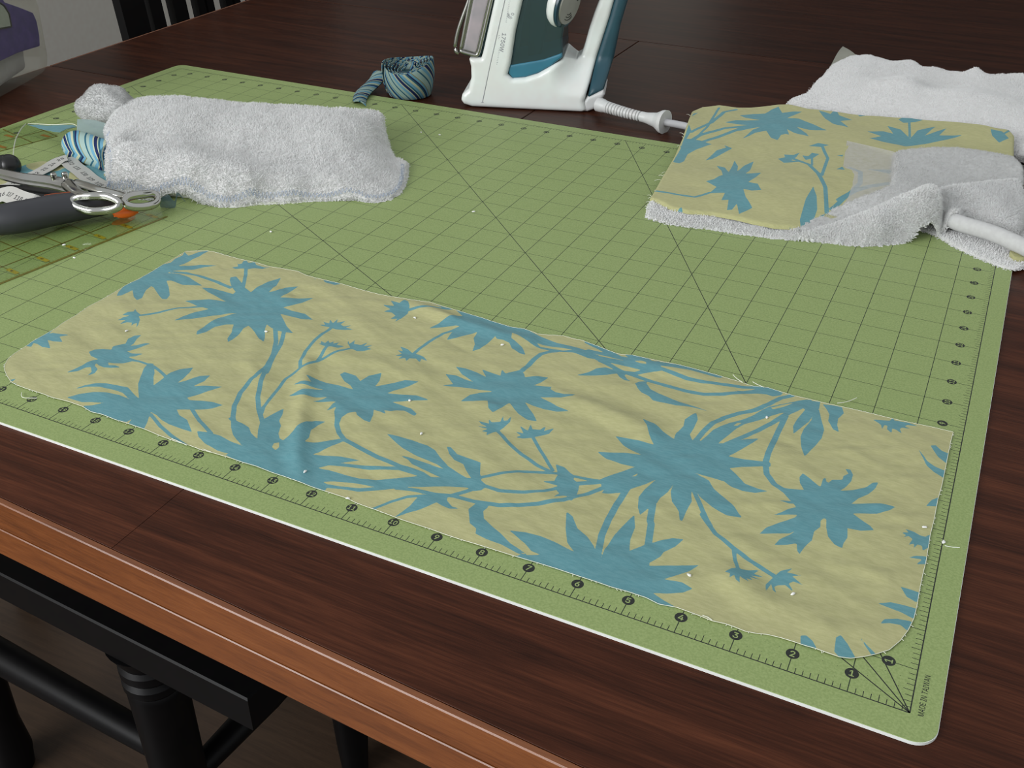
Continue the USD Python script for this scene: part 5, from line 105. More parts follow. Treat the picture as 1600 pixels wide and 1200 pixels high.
# ------------------------------------------------------------------ helpers
def srgb(r, g, b):
    return tuple((c / 255 / 12.92) if c <= 10 else (((c / 255) + 0.055) / 1.055) ** 2.4 for c in (r, g, b))
used = {}
def numbered(parent, name):
    k = (str(parent), name)
    n = used.get(k, 0); used[k] = n + 1
    return name if n == 0 else '%s_%03d' % (name, n)
def tag(p, label=None, cat=None, group=None, kind=None):
    for k, v in (('label', label), ('category', cat), ('group', group), ('kind', kind)):
        if v: p.SetCustomDataByKey(k, v)
    return p
def thing(name, label, cat, loc=(0, 0, 0), group=None, kind=None):
    x = UsdGeom.Xform.Define(stage, '/World/' + numbered('/World', name))
    if any(loc): x.AddTranslateOp().Set(Gf.Vec3d(*map(float, loc)))
    return tag(x.GetPrim(), label, cat, group, kind)
LOC = {}
def obj(name, mesh, mat, parent=None, smooth=30, attrs=None, label=None, cat=None, group=None, kind=None, normals=None):
    base = str(parent.GetPath()) if parent else '/World'
    path = base + '/' + numbered(base, name)
    mm = usdkit.mesh(stage, path, mesh, mat, smooth)
    for k, v in (attrs or {}).items():
        v = np.asarray(v, np.float32)
        api = UsdGeom.PrimvarsAPI(mm)
        if v.ndim == 1:
            api.CreatePrimvar(k, Sdf.ValueTypeNames.FloatArray, 'vertex').Set(Vt.FloatArray.FromNumpy(v))
        else:
            api.CreatePrimvar(k, Sdf.ValueTypeNames.Float3Array, 'vertex').Set(Vt.Vec3fArray.FromNumpy(v))
    return tag(mm.GetPrim(), label, cat, group, kind)
def curves(name, lines, widths, mat, parent, kind=None, label=None):
    base = str(parent.GetPath()); path = base + '/' + numbered(base, name)
    c = UsdGeom.BasisCurves.Define(stage, path)
    c.CreateTypeAttr('linear')
    pts = np.vstack(lines).astype(np.float32)
    c.CreatePointsAttr(Vt.Vec3fArray.FromNumpy(pts))
    c.CreateCurveVertexCountsAttr(Vt.IntArray.FromNumpy(np.array([len(l) for l in lines], np.int32)))
    if np.ndim(widths) == 0: widths = np.full(len(pts), widths)
    c.CreateWidthsAttr(Vt.FloatArray.FromNumpy(np.asarray(widths, np.float32))); c.SetWidthsInterpolation('vertex')
    UsdShade.MaterialBindingAPI.Apply(c.GetPrim()).Bind(mat)
    return tag(c.GetPrim(), label, None, None, kind)
def box(x0, x1, y0, y1, z0, z1, bevel=0.0):
    if bevel:
        b = bevel
        pts = [(x, y, z) for sx in (0, 1) for sy in (0, 1) for sz in (0, 1) for x, y, z in (
            ((x0, x1)[sx] + (b, -b)[sx], (y0, y1)[sy] + (b, -b)[sy], (z0, z1)[sz]),
            ((x0, x1)[sx] + (b, -b)[sx], (y0, y1)[sy], (z0, z1)[sz] + (b, -b)[sz]),
            ((x0, x1)[sx], (y0, y1)[sy] + (b, -b)[sy], (z0, z1)[sz] + (b, -b)[sz]))]
        return trimesh.convex.convex_hull(np.array(pts))
    m = trimesh.creation.box((x1 - x0, y1 - y0, z1 - z0)); m.apply_translation(((x0 + x1) / 2, (y0 + y1) / 2, (z0 + z1) / 2)); return m
def prism(poly, z0, z1, bevel=0.0):
    m = trimesh.creation.extrude_polygon(poly, z1 - z0, engine='earcut'); m.apply_translation((0, 0, z0)); return m
def join(ms): return trimesh.util.concatenate([m for m in ms])
def resample(p, step):
    p = np.asarray(p, float); d = np.r_[0, np.cumsum(np.linalg.norm(np.diff(p, axis=0), axis=1))]
    n = max(2, int(round(d[-1] / step)) + 1); s = np.linspace(0, d[-1], n)
    return np.stack([np.interp(s, d, p[:, k]) for k in range(p.shape[1])], 1)
def spline(p, step, closed=False):
    from scipy.interpolate import CubicSpline
    p = np.asarray(p, float)
    if closed: p = np.vstack([p, p[:1]])
    d = np.r_[0, np.cumsum(np.linalg.norm(np.diff(p, axis=0), axis=1))]
    cs = CubicSpline(d, p, bc_type='periodic' if closed else 'natural')
    n = max(3, int(round(d[-1] / step)) + 1)
    q = cs(np.linspace(0, d[-1], n))
    return q[:-1] if closed else q
def tube(path, radii, sides=14, closed=False, flat=1.0, up=(0, 0, 1.0), caps=True, phase=0.0):
    """a round or oval bar along a path; flat scales the radius along up"""
    p = np.asarray(path, float); n = len(p)
    r = np.broadcast_to(np.asarray(radii, float), (n,)) if np.ndim(radii) < 2 else None
    t = (np.roll(p, -1, 0) - np.roll(p, 1, 0)) if closed else np.gradient(p, axis=0)
    t /= np.linalg.norm(t, axis=1, keepdims=True)
    a = np.cross(np.broadcast_to(up, p.shape), t); a /= np.linalg.norm(a, axis=1, keepdims=True) + 1e-12
    b = np.cross(t, a)
    ang = np.arange(sides) * 2 * math.pi / sides + phase
    v = p[:, None] + r[:, None, None] * (np.cos(ang)[None, :, None] * a[:, None] + flat * np.sin(ang)[None, :, None] * b[:, None])
    m = n if closed else n - 1
    i, j = np.meshgrid(np.arange(m), np.arange(sides), indexing='ij')
    q = np.stack([i * sides + j, i * sides + (j + 1) % sides, ((i + 1) % n) * sides + (j + 1) % sides, ((i + 1) % n) * sides + j], -1).reshape(-1, 4)
    f = np.vstack([q[:, [0, 1, 2]], q[:, [0, 2, 3]]]); v = v.reshape(-1, 3)
    if caps and not closed:
        v = np.vstack([v, p[:1], p[-1:]]); k = len(v)
        jj = np.arange(sides)
        f = np.vstack([f, np.stack([(jj + 1) % sides, jj, np.full(sides, k - 2)], 1), np.stack([(n - 1) * sides + jj, (n - 1) * sides + (jj + 1) % sides, np.full(sides, k - 1)], 1)])
    return trimesh.Trimesh(v, f, process=False)
def lathe(profile, sides=48):
    m = trimesh.creation.revolve(np.asarray(profile, float), sections=sides); return m
def frame_mesh(m, o, x, y, z):
    M = np.eye(4); M[:3, 0], M[:3, 1], M[:3, 2], M[:3, 3] = x, y, z, o
    m = m.copy(); m.apply_transform(M); return m

def triangulate(poly, step):
    """points and triangles of a flat region: an even grid inside, a finely divided outline"""
    ring = resample(np.array(poly.exterior.coords), step)[:-1]
    x0, y0, x1, y1 = poly.bounds
    h = step * 0.866
    rows = []
    for k, y in enumerate(np.arange(y0, y1, h)):
        xs = np.arange(x0 + (step / 2 if k % 2 else 0), x1, step); rows.append(np.stack([xs, np.full(len(xs), y)], 1))
    g = np.vstack(rows); g = g[shapely.contains_xy(poly.buffer(-0.55 * step), g[:, 0], g[:, 1])]
    p = np.vstack([ring, g])
    tri = Delaunay(p).simplices
    a, b, c = p[tri[:, 0]], p[tri[:, 1]], p[tri[:, 2]]
    cr = (b[:, 0] - a[:, 0]) * (c[:, 1] - a[:, 1]) - (b[:, 1] - a[:, 1]) * (c[:, 0] - a[:, 0])
    tri[cr < 0] = tri[cr < 0][:, ::-1]
    cen = (a + b + c) / 3
    keep = (np.abs(cr) > 1e-9) & shapely.contains_xy(poly.buffer(step * 0.02), cen[:, 0], cen[:, 1])
    return p, tri[keep], len(ring)
def rims(tri):
    e = np.vstack([tri[:, [0, 1]], tri[:, [1, 2]], tri[:, [2, 0]]])
    key = np.sort(e, 1); _, inv, cnt = np.unique(key, axis=0, return_inverse=True, return_counts=True)
    return e[cnt[inv.ravel()] == 1]
def shell(p, tri, top, bot, closed=True):
    """closed solid between two height fields (all mm in, metres out); vertices: top, bottom, rim top, rim bottom"""
    n = len(p); e = rims(tri)
    vt = np.c_[p, top]; vb = np.c_[p, bot]
    if closed:
        v = np.vstack([vt, vb, vt, vb])
        f = np.vstack([tri, tri[:, ::-1] + n, np.c_[e[:, 1], e[:, 0], e[:, 0] + n] + 2 * n, np.c_[e[:, 1], e[:, 0] + n, e[:, 1] + n] + 2 * n])
    else:
        v = np.vstack([vt, vt, vb])
        f = np.vstack([tri, np.c_[e[:, 1], e[:, 0], e[:, 0] + n] + n, np.c_[e[:, 1], e[:, 0] + n, e[:, 1] + n] + n])
    w = np.unique(f); remap = np.full(len(v), -1); remap[w] = np.arange(len(w))
    v = v[w] / 1000.0; v[:, 2] += ZM
    return v, remap[f], w
def height(outline, inner, smoothing=0.0):
    c = np.array(list(outline) + list(inner or []), float)
    xy, idx = np.unique(np.round(c[:, :2], 0), axis=0, return_index=True)
    f = RBFInterpolator(c[idx, :2], c[idx, 2], kernel='thin_plate_spline', smoothing=smoothing)
    return lambda p: f(p)
def clean(pts):
    g = Polygon([q[:2] for q in pts])
    if not g.is_valid: g = g.buffer(0)
    if g.geom_type == 'MultiPolygon': g = max(g.geoms, key=lambda q: q.area)
    return g
def ink_shape(d):
    g = unary_union([Polygon(q).buffer(0) for q in d['p']] + [LineString(l).buffer(w / 2) for w, l in d['s']])
    hs = [Polygon(q).buffer(0) for q in d['h']]
    return g.difference(unary_union(hs)) if hs else g
def ink_field(g, p):
    """signed distance (mm) to the printed motif, positive inside"""
    rings = []
    for q in getattr(g, 'geoms', [g]):
        for r in [q.exterior] + list(q.interiors):
            rings.append(resample(np.array(r.coords), 0.25))
    b = np.vstack(rings)
    d = cKDTree(b).query(p)[0]
    return np.where(shapely.contains_xy(g, p[:, 0], p[:, 1]), d, -d)
def n2(p, scale, seed=0, oct=3):
    return meshkit.fbm(np.c_[p / scale, np.full(len(p), 0.37 + seed)], oct, seed) - 0.5
def fuzz(v, f, count, length, rng, curl=0.6, lift=0.9):
    """short bent fibres standing on the upward triangles of a mesh"""
    v = np.asarray(v); a, b, c = v[f[:, 0]], v[f[:, 1]], v[f[:, 2]]
    n = np.cross(b - a, c - a); ar = np.linalg.norm(n, axis=1); n = n / (ar[:, None] + 1e-15)
    k = rng.choice(len(f), count, p=ar / ar.sum())
    r1, r2 = np.sqrt(rng.random(count)), rng.random(count)
    p = (1 - r1)[:, None] * a[k] + (r1 * (1 - r2))[:, None] * b[k] + (r1 * r2)[:, None] * c[k]
    d = n[k] * lift + rng.normal(0, 0.45, (count, 3)); d /= np.linalg.norm(d, axis=1, keepdims=True)
    e = d + rng.normal(0, curl, (count, 3)); e /= np.linalg.norm(e, axis=1, keepdims=True)
    L = length * rng.uniform(0.5, 1.2, count)[:, None]
    p0 = p - n[k] * length * 0.2
    return np.stack([p0, p0 + d * L * 0.6, p0 + d * L * 0.6 + e * L * 0.5], 1)

# ------------------------------------------------------------------ materials
def M(name, nodes, links, surface): return usdkit.material(stage, '/World/Looks/' + name, nodes, links, surface)
def plain(name, col, rough=0.5, **k):
    return M(name, {'n': ('noise_texture', {'scale': k.pop('nscale', 60.0), 'detail': 3.0}), 'g': ('geometry', {}),
                    'r': ('rgb_ramp', {'ramp': [(0.3, tuple(c * (1 - k.get('var', 0.06)) for c in col)), (0.7, tuple(min(1, c * (1 + k.pop('var', 0.06))) for c in col))]}),
                    'p': ('principled_bsdf', {'roughness': rough, **k})},
             [('g.position', 'n.vector'), ('n.fac', 'r.fac'), ('r.color', 'p.base_color')], 'p.BSDF')
def wood(name, dark, mid, light, rough, rot=0.0, coat=0.0, bump=0.15, spec=0.5):
    return M(name, {
        'g': ('geometry', {}), 'm': ('mapping', {'rotation': (0, 0, rot), 'scale': (2.2, 30.0, 30.0)}),
        'n': ('noise_texture', {'scale': 3.0, 'detail': 8.0, 'roughness': 0.62, 'distortion': 0.6}),
        'm2': ('mapping', {'rotation': (0, 0, rot), 'scale': (9.0, 260.0, 260.0)}),
        'n2': ('noise_texture', {'scale': 3.0, 'detail': 4.0, 'roughness': 0.7}),
        'a': ('mix_float', {'fac': 0.42}),
        'r': ('rgb_ramp', {'ramp': [(0.3, dark), (0.5, mid), (0.72, light)]}),
        'b': ('bump', {'strength': bump, 'distance': 0.0004}),
        'p': ('principled_bsdf', {'roughness': rough, 'coat_weight': coat, 'coat_roughness': 0.22, 'specular_ior_level': spec})},
        [('g.position', 'm.vector'), ('m.vector', 'n.vector'), ('g.position', 'm2.vector'), ('m2.vector', 'n2.vector'), ('n.fac', 'a.a'), ('n2.fac', 'a.b'),
         ('a.result', 'r.fac'), ('r.color', 'p.base_color'), ('n2.fac', 'b.height'), ('b.normal', 'p.normal')], 'p.BSDF')
W = {}
for k_, (n_, g_) in enumerate((('left_board', 1.34), ('middle_board', 1.18), ('leaf_board', 0.82), ('far_board', 0.66))):  # per-board gain; light falling off across the top is put into the tone
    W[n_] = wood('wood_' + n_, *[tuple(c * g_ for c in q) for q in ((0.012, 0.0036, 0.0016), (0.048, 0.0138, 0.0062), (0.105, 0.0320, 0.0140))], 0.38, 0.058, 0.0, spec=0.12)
W['edge'] = wood('table_edge_wood', (0.090, 0.026, 0.007), (0.185, 0.056, 0.014), (0.27, 0.090, 0.024), 0.28, 0.058, 0.05)
W['black'] = plain('black_paint', (0.003, 0.003, 0.0033), 0.45, var=0.2, specular_ior_level=0.16)
W['floor'] = wood('floor_wood', (0.030, 0.018, 0.011), (0.050, 0.030, 0.018), (0.075, 0.045, 0.026), 0.4)
W['wall'] = plain('wall_paint', (0.52, 0.49, 0.44), 0.8, var=0.02)
W['dimwall'] = plain('brown_wall', (0.05, 0.036, 0.03), 0.7, var=0.05)
W['trim'] = plain('white_trim', (0.7, 0.69, 0.66), 0.45, var=0.02)
W['mat'] = M('mat_green', {
    'g': ('geometry', {}), 'n': ('noise_texture', {'scale': 900.0, 'detail': 2.0}), 'n2': ('noise_texture', {'scale': 9.0, 'detail': 3.0}),
    'r': ('rgb_ramp', {'ramp': [(0.35, (0.262, 0.345, 0.124)), (0.65, (0.325, 0.412, 0.160))]}),
    'b': ('bump', {'strength': 0.10, 'distance': 0.0003}),
    'p': ('principled_bsdf', {'roughness': 0.55, 'specular_ior_level': 0.35})},
    [('g.position', 'n.vector'), ('g.position', 'n2.vector'), ('n.fac', 'r.fac'), ('r.color', 'p.base_color'), ('n.fac', 'b.height'), ('b.normal', 'p.normal')], 'p.BSDF')
W['white'] = plain('mat_core_white', (0.85, 0.86, 0.82), 0.5, var=0.02)
W['ink'] = plain('black_ink', (0.016, 0.020, 0.016), 0.6, var=0.05)
W['line'] = plain('thin_line_ink', (0.030, 0.045, 0.022), 0.6, var=0.05)
def print_cloth(name, ground, ground2, ink, ink2):
    return M(name, {
        'at': ('attribute', {'attribute': 'ink'}), 'mr': ('map_range', {'from_min': -0.12, 'from_max': 0.12, 'clamp': True}),
        'g': ('geometry', {}), 'm': ('mapping', {'scale': (220.0, 900.0, 500.0)}), 'n': ('noise_texture', {'scale': 1.0, 'detail': 3.0}),
        'a': ('rgb_ramp', {'ramp': [(0.35, ground), (0.65, ground2)]}), 'c': ('rgb_ramp', {'ramp': [(0.35, ink), (0.65, ink2)]}),
        'x': ('mix_color', {}), 'w': ('noise_texture', {'scale': 1500.0, 'detail': 2.0}), 'b': ('bump', {'strength': 0.25, 'distance': 0.0002}),
        'p': ('principled_bsdf', {'roughness': 0.85, 'specular_ior_level': 0.2, 'sheen_weight': 0.08})},
        [('at.fac', 'mr.value'), ('g.position', 'm.vector'), ('m.vector', 'n.vector'), ('n.fac', 'a.fac'), ('n.fac', 'c.fac'), ('mr.result', 'x.fac'), ('a.color', 'x.a'), ('c.color', 'x.b'),
         ('x.result', 'p.base_color'), ('g.position', 'w.vector'), ('w.fac', 'b.height'), ('b.normal', 'p.normal')], 'p.BSDF')
W['print'] = print_cloth('floral_cotton', (0.425, 0.420, 0.205), (0.480, 0.470, 0.240), (0.112, 0.285, 0.320), (0.138, 0.320, 0.355))
W['terry'] = plain('white_terry', (0.70, 0.69, 0.68), 0.9, var=0.05, nscale=300.0, sheen_weight=0.3, specular_ior_level=0.1)
W['terryfib'] = plain('white_terry_loops', (0.80, 0.795, 0.785), 0.8, var=0.04, nscale=200.0, specular_ior_level=0.2)
W['fleece'] = plain('grey_batting', (0.55, 0.55, 0.54), 0.95, var=0.05, nscale=250.0, sheen_weight=0.3, specular_ior_level=0.1)
W['cream'] = plain('cream_edge', (0.70, 0.72, 0.62), 0.9, var=0.06, nscale=300.0, specular_ior_level=0.1)
def sheer(name, col, through, rough=0.8):
    return M(name, {'g': ('geometry', {}), 'n': ('noise_texture', {'scale': 260.0, 'detail': 3.0}), 'r': ('map_range', {'from_min': 0.3, 'from_max': 0.7, 'to_min': through - 0.08, 'to_max': through + 0.08, 'clamp': True}),
                    'p': ('principled_bsdf', {'base_color': col, 'roughness': rough, 'specular_ior_level': 0.2}), 't': ('transparent_bsdf', {'color': (0.97, 0.97, 0.97)}), 'x': ('mix_closure', {})},
             [('g.position', 'n.vector'), ('n.fac', 'r.value'), ('r.result', 'x.fac'), ('p.BSDF', 'x.closure1'), ('t.BSDF', 'x.closure2')], 'x.closure')
W['sheer'] = sheer('sheer_interfacing', (0.68, 0.67, 0.64), 0.50)
W['batt'] = sheer('thin_batting', (0.60, 0.60, 0.59), 0.10, 0.95)
W['organza'] = sheer('teal_organza', (0.40, 0.52, 0.50), 0.35)
W['thread'] = plain('pale_thread', (0.72, 0.74, 0.62), 0.7)
W['bluethread'] = plain('pale_blue_thread', (0.36, 0.44, 0.58), 0.7)
W['chrome'] = plain('polished_steel', (0.52, 0.51, 0.48), 0.17, metallic=1.0, var=0.02)
W['steel'] = plain('brushed_steel', (0.42, 0.41, 0.39), 0.3, metallic=1.0, var=0.03)
W['plate'] = plain('sole_plate_grey', (0.40, 0.39, 0.42), 0.45, metallic=0.3, var=0.2, nscale=40.0)
W['greyplastic'] = plain('dark_grey_plastic', (0.038, 0.039, 0.045), 0.45, var=0.05)
W['blackplastic'] = plain('black_plastic', (0.008, 0.008, 0.008), 0.35)
W['orange'] = plain('orange_plastic', (0.80, 0.14, 0.012), 0.4)
W['darkorange'] = plain('dark_orange_line', (0.30, 0.06, 0.015), 0.4)
W['white_plastic'] = plain('white_plastic', (0.80, 0.81, 0.78), 0.25, var=0.01)
W['white_plastic2'] = plain('white_rubber', (0.62, 0.61, 0.60), 0.4, var=0.01)
W['tealgrip'] = plain('dark_teal_grip', (0.020, 0.070, 0.095), 0.4, var=0.05)
W['tealdark'] = plain('dark_teal_ring', (0.02, 0.06, 0.08), 0.3)
W['tank'] = M('teal_tank_plastic', {'p': ('principled_bsdf', {'base_color': (0.045, 0.080, 0.085), 'roughness': 0.12, 'specular_ior_level': 0.6}), 't': ('transparent_bsdf', {'color': (0.45, 0.66, 0.70)}), 'x': ('mix_closure', {'fac': 0.35})},
              [('p.BSDF', 'x.closure1'), ('t.BSDF', 'x.closure2')], 'x.closure')
W['tankbase'] = plain('teal_blue_tank_floor', (0.040, 0.185, 0.270), 0.3, var=0.08)
W['dialface'] = plain('silver_dial_face', (0.34, 0.33, 0.29), 0.4, metallic=0.3)
W['cord'] = plain('grey_cord', (0.46, 0.46, 0.47), 0.5)
W['print_grey'] = plain('grey_lettering', (0.30, 0.31, 0.33), 0.5)
W['tapeink'] = plain('grey_tape_ink', (0.10, 0.10, 0.10), 0.6)
W['fleece2'] = plain('grey_batting_edge', (0.58, 0.58, 0.57), 0.95, var=0.05, nscale=250.0, specular_ior_level=0.1)
W['slot'] = plain('shadow_gap', (0.10, 0.09, 0.10), 0.8)
W['acrylic'] = M('clear_acrylic', {'gl': ('glossy_bsdf', {'color': (1, 1, 1), 'roughness': 0.05}), 't': ('transparent_bsdf', {'color': (0.93, 0.95, 0.90)}), 'x': ('mix_closure', {'fac': 0.05})},
                 [('t.BSDF', 'x.closure1'), ('gl.BSDF', 'x.closure2')], 'x.closure')
W['vinyl'] = M('clear_vinyl', {'gl': ('glossy_bsdf', {'color': (1, 1, 1), 'roughness': 0.12}), 'd': ('diffuse_bsdf', {'color': (0.55, 0.54, 0.48)}), 't': ('transparent_bsdf', {'color': (0.93, 0.93, 0.9)}),
               'y': ('mix_closure', {'fac': 0.90}), 'x': ('mix_closure', {'fac': 0.05})},
               [('d.BSDF', 'y.closure1'), ('t.BSDF', 'y.closure2'), ('y.closure', 'x.closure1'), ('gl.BSDF', 'x.closure2')], 'x.closure')
W['film'] = sheer('blue_grey_film', (0.14, 0.22, 0.27), 0.45, 0.25)
W['yellow'] = plain('yellow_print', (0.40, 0.32, 0.012), 0.5, var=0.1)
W['olive'] = plain('olive_edge_line', (0.19, 0.165, 0.016), 0.5, var=0.25, nscale=300.0)
W['redbrown'] = plain('orange_print_and_reflection', (0.42, 0.20, 0.03), 0.6, var=0.2, nscale=300.0)  # orange ruler print, also used for the painted reflection spot
W['tape'] = plain('tape_white', (0.50, 0.485, 0.45), 0.5, var=0.03)
W['purple'] = plain('purple_card', (0.080, 0.062, 0.26), 0.7, var=0.25, nscale=90.0)
W['label'] = plain('pale_label', (0.44, 0.48, 0.42), 0.6)
W['teal_cloth'] = plain('teal_cloth', (0.075, 0.235, 0.30), 0.85, var=0.08)
W['tealfade'] = plain('dusty_teal_ribbon', (0.12, 0.26, 0.28), 0.8, var=0.1)
W['greycloth'] = plain('grey_green_cloth', (0.30, 0.30, 0.25), 0.9, var=0.05)
W['lint'] = plain('white_lint', (0.85, 0.85, 0.82), 0.9)
def striped(name, freq, skew, cols):
    return M(name, {'at': ('attribute', {'attribute': 'run'}), 's': ('separate_xyz', {}), 'a': ('math', {'math_type': 'multiply', 'value2': freq}), 'b': ('math', {'math_type': 'multiply_add', 'value2': freq * skew}),
                    'f': ('math', {'math_type': 'fraction'}), 'r': ('rgb_ramp', {'ramp': cols, 'interpolate': False}), 'p': ('principled_bsdf', {'roughness': 0.75, 'specular_ior_level': 0.2})},
             [('at.vector', 's.vector'), ('s.x', 'a.value1'), ('s.y', 'b.value1'), ('a.value', 'b.value3'), ('b.value', 'f.value1'), ('f.value', 'r.fac'), ('r.color', 'p.base_color')], 'p.BSDF')
NAVY, TEAL, SKY, CREAM, PALE, OLV = (0.012, 0.025, 0.10), (0.03, 0.13, 0.19), (0.16, 0.38, 0.52), (0.50, 0.54, 0.38), (0.36, 0.50, 0.46), (0.28, 0.26, 0.10)
STR = [(0.0, PALE), (0.16, TEAL), (0.21, PALE), (0.30, SKY), (0.40, CREAM), (0.44, NAVY), (0.54, CREAM), (0.57, TEAL), (0.63, SKY), (0.72, CREAM), (0.80, TEAL), (0.85, NAVY), (0.90, SKY), (0.97, OLV)]
W['stripes'] = striped('striped_cotton', 1 / 0.046, 1.15, STR)
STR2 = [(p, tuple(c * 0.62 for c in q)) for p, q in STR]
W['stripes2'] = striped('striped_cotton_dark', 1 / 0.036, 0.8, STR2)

# ------------------------------------------------------------------ the room
fl = obj('floor', box(-3.2, 2.6, -3.0, 4.2, -0.05, 0.0), W['floor']); tag(fl, 'dark brown wooden floor under the table', None, None, 'structure')
tag(obj('wall_left', box(-2.75, -2.65, -3.0, 4.2, 0, 2.6), W['wall']), 'beige painted wall behind the slatted chair', None, None, 'structure')
wb = join([box(-2.65, -1.75, 4.1, 4.2, 0, 2.6), box(-1.20, 2.6, 4.1, 4.2, 0, 2.6), box(-1.75, -1.20, 4.1, 4.2, 0, 0.95), box(-1.75, -1.20, 4.1, 4.2, 2.1, 2.6)])
tag(obj('wall_back', wb, W['dimwall']), 'brown wall at the far end of the room', None, None, 'structure')
win = thing('window_1', 'narrow white framed window in the far wall', None, kind='structure')
for q in ((-1.75, -1.71, .95, 2.1), (-1.24, -1.20, .95, 2.1), (-1.71, -1.24, .95, .99), (-1.71, -1.24, 2.06, 2.1), (-1.71, -1.24, 1.50, 1.53)):
    obj('window_frame', box(q[0], q[1], 4.11, 4.17, q[2], q[3], 0.004), W['trim'], win)
obj('pane', box(-1.71, -1.24, 4.135, 4.139, .99, 2.06), W['acrylic'], win)
tag(obj('baseboard_left', box(-2.65, -2.635, -3.0, 4.1, 0, 0.1, 0.003), W['trim']), 'white baseboard along the beige wall', None, None, 'structure')

# ------------------------------------------------------------------ dining table
def fy(x): return -0.0664 + (x + 0.4474) * -0.0587          # front edge
def lx(y): return -1.069 - 0.038 * (y - 0.575)              # left edge
XR, YS1, YS2, YB = 0.17, 0.5525, 0.9905, 1.66
def slab(pts, z0, z1, b=0.0015, bb=0.0):
    p = Polygon(pts); lo = np.array(p.exterior.coords)[:-1]; hi = np.array(p.buffer(-b, join_style=2).exterior.coords)[:-1]
    return trimesh.convex.convex_hull(np.vstack([np.c_[lo, np.full(len(lo), z0)], np.c_[lo, np.full(len(lo), z1 - b)], np.c_[hi, np.full(len(hi), z1)]]))
table = thing('dining_table', 'dark brown wooden dining table with reddish edge, under the green mat', 'table')
e = 0.004
cx = lx(-0.03)
XB = (cx + e, -0.370, XR - e)
for k, w in enumerate(('left_board', 'middle_board')):      # two veneer boards; their tone step paints in the window light fading from left
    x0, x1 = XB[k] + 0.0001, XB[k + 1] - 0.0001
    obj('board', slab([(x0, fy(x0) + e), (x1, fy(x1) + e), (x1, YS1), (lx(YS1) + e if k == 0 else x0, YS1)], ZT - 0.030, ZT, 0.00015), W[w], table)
XC = -0.475
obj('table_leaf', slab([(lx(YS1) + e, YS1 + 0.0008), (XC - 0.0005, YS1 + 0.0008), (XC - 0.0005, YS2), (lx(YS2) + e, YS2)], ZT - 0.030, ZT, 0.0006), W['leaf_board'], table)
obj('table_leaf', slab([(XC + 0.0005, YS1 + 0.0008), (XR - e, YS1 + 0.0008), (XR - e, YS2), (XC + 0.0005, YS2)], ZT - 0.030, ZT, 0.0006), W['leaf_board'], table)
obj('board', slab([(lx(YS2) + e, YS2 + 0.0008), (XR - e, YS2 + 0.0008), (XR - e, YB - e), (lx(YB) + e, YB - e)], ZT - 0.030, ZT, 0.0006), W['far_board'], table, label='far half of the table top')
def rail(x0, x1, name, d0, d1, z0, z1, b):
    obj(name, slab([(x0, fy(x0) + d0), (x1, fy(x1) + d0), (x1, fy(x1) + d1), (x0, fy(x0) + d1)], z0, z1, b), W['edge'], table)
rail(cx, XR, 'edge_band', 0.0, e, ZT - 0.0195, ZT, 0.0006)
rail(cx, XR, 'edge_band', -0.0008, 0.02, ZT - 0.0400, ZT - 0.0200, 0.0005)
for y0, y1 in ((fy(cx) + e, YS1), (YS1 + .0008, YS2), (YS2 + .0008, YB)):
    obj('edge_band', slab([(lx(y0), y0), (lx(y0) + e - .0002, y0), (lx(y1) + e - .0002, y1), (lx(y1), y1)], ZT - 0.040, ZT, 0.0015), W['edge'], table)
obj('edge_band', slab([(XR - e + .0002, fy(XR) + e), (XR, fy(XR) + e), (XR, YB), (XR - e + .0002, YB)], ZT - 0.040, ZT, 0.0015), W['edge'], table)
for y0 in (0.16, 1.45): obj('apron', box(cx + .12, XR - .12, y0, y0 + .03, ZT - 0.11, ZT - 0.030), W['black'], table)
for x, y in ((cx + .11, .15), (XR - .11, .15), (cx + .11, 1.49), (XR - .11, 1.49)):
    pr = [(0, 0), (.022, 0), (.026, .03), (.022, .08), (.030, .45), (.034, .52), (.028, .54), (.036, .56), (.036, .719), (0, .719)]
    l = lathe(pr, 24); l.apply_translation((x, y, 0)); obj('leg', l, W['black'], table)

# ------------------------------------------------------------------ black bench pushed under the near end of the table
bench = thing('bench', 'black wooden bench with turned legs and stretchers under the near table edge', 'bench')
tdir = np.array([math.cos(-0.0586), math.sin(-0.0586)])
def bx(u, v): return np.array([-u * IN, v * IN])
c0 = bx(22.4, 2.45); tn = np.array([-tdir[1], tdir[0]])
def on_bench(a, b): return c0 + tdir * a + tn * b
P4 = [on_bench(-0.75, 0), on_bench(0.145, 0), on_bench(0.145, 0.30), on_bench(-0.75, 0.30)]
obj('seat', slab(P4, ZM - 0.302, ZM - 0.268, 0.0015), W['black'], bench)
HS = ZM - 0.302
for a, b in ((0.0, 0.030), (-0.60, 0.030), (0.0, 0.27), (-0.60, 0.27)):
    pr = [(0, 0), (.016, 0), (.019, .05), (.024, .2), (.0255, HS - .06), (.0235, HS - .055), (.027, HS - .050), (.027, HS - .043), (.0235, HS - .039), (.027, HS - .034), (.027, HS - .026), (.024, HS - .022), (.033, HS - .002), (0, HS - .002)]
    l = lathe(pr, 28); q = on_bench(a, b); l.apply_translation((q[0], q[1], 0)); obj('leg', l, W['black'], bench)
def bar(name, a, b, z, r, parent):
    A_, B_ = on_bench(*a), on_bench(*b)
    obj(name, tube(np.array([[A_[0], A_[1], z], [*(A_ + B_) / 2, z], [B_[0], B_[1], z]]), [r * .85, r * 1.1, r * .85], 16), W['black'], parent)
bar('stretcher', (-0.585, 0.03), (-0.015, 0.03), ZM - 0.455, 0.016, bench)
bar('stretcher', (0, 0.045), (0, 0.255), ZM - 0.50, 0.014, bench)
bar('stretcher', (-0.60, 0.045), (-0.60, 0.255), ZM - 0.50, 0.014, bench)

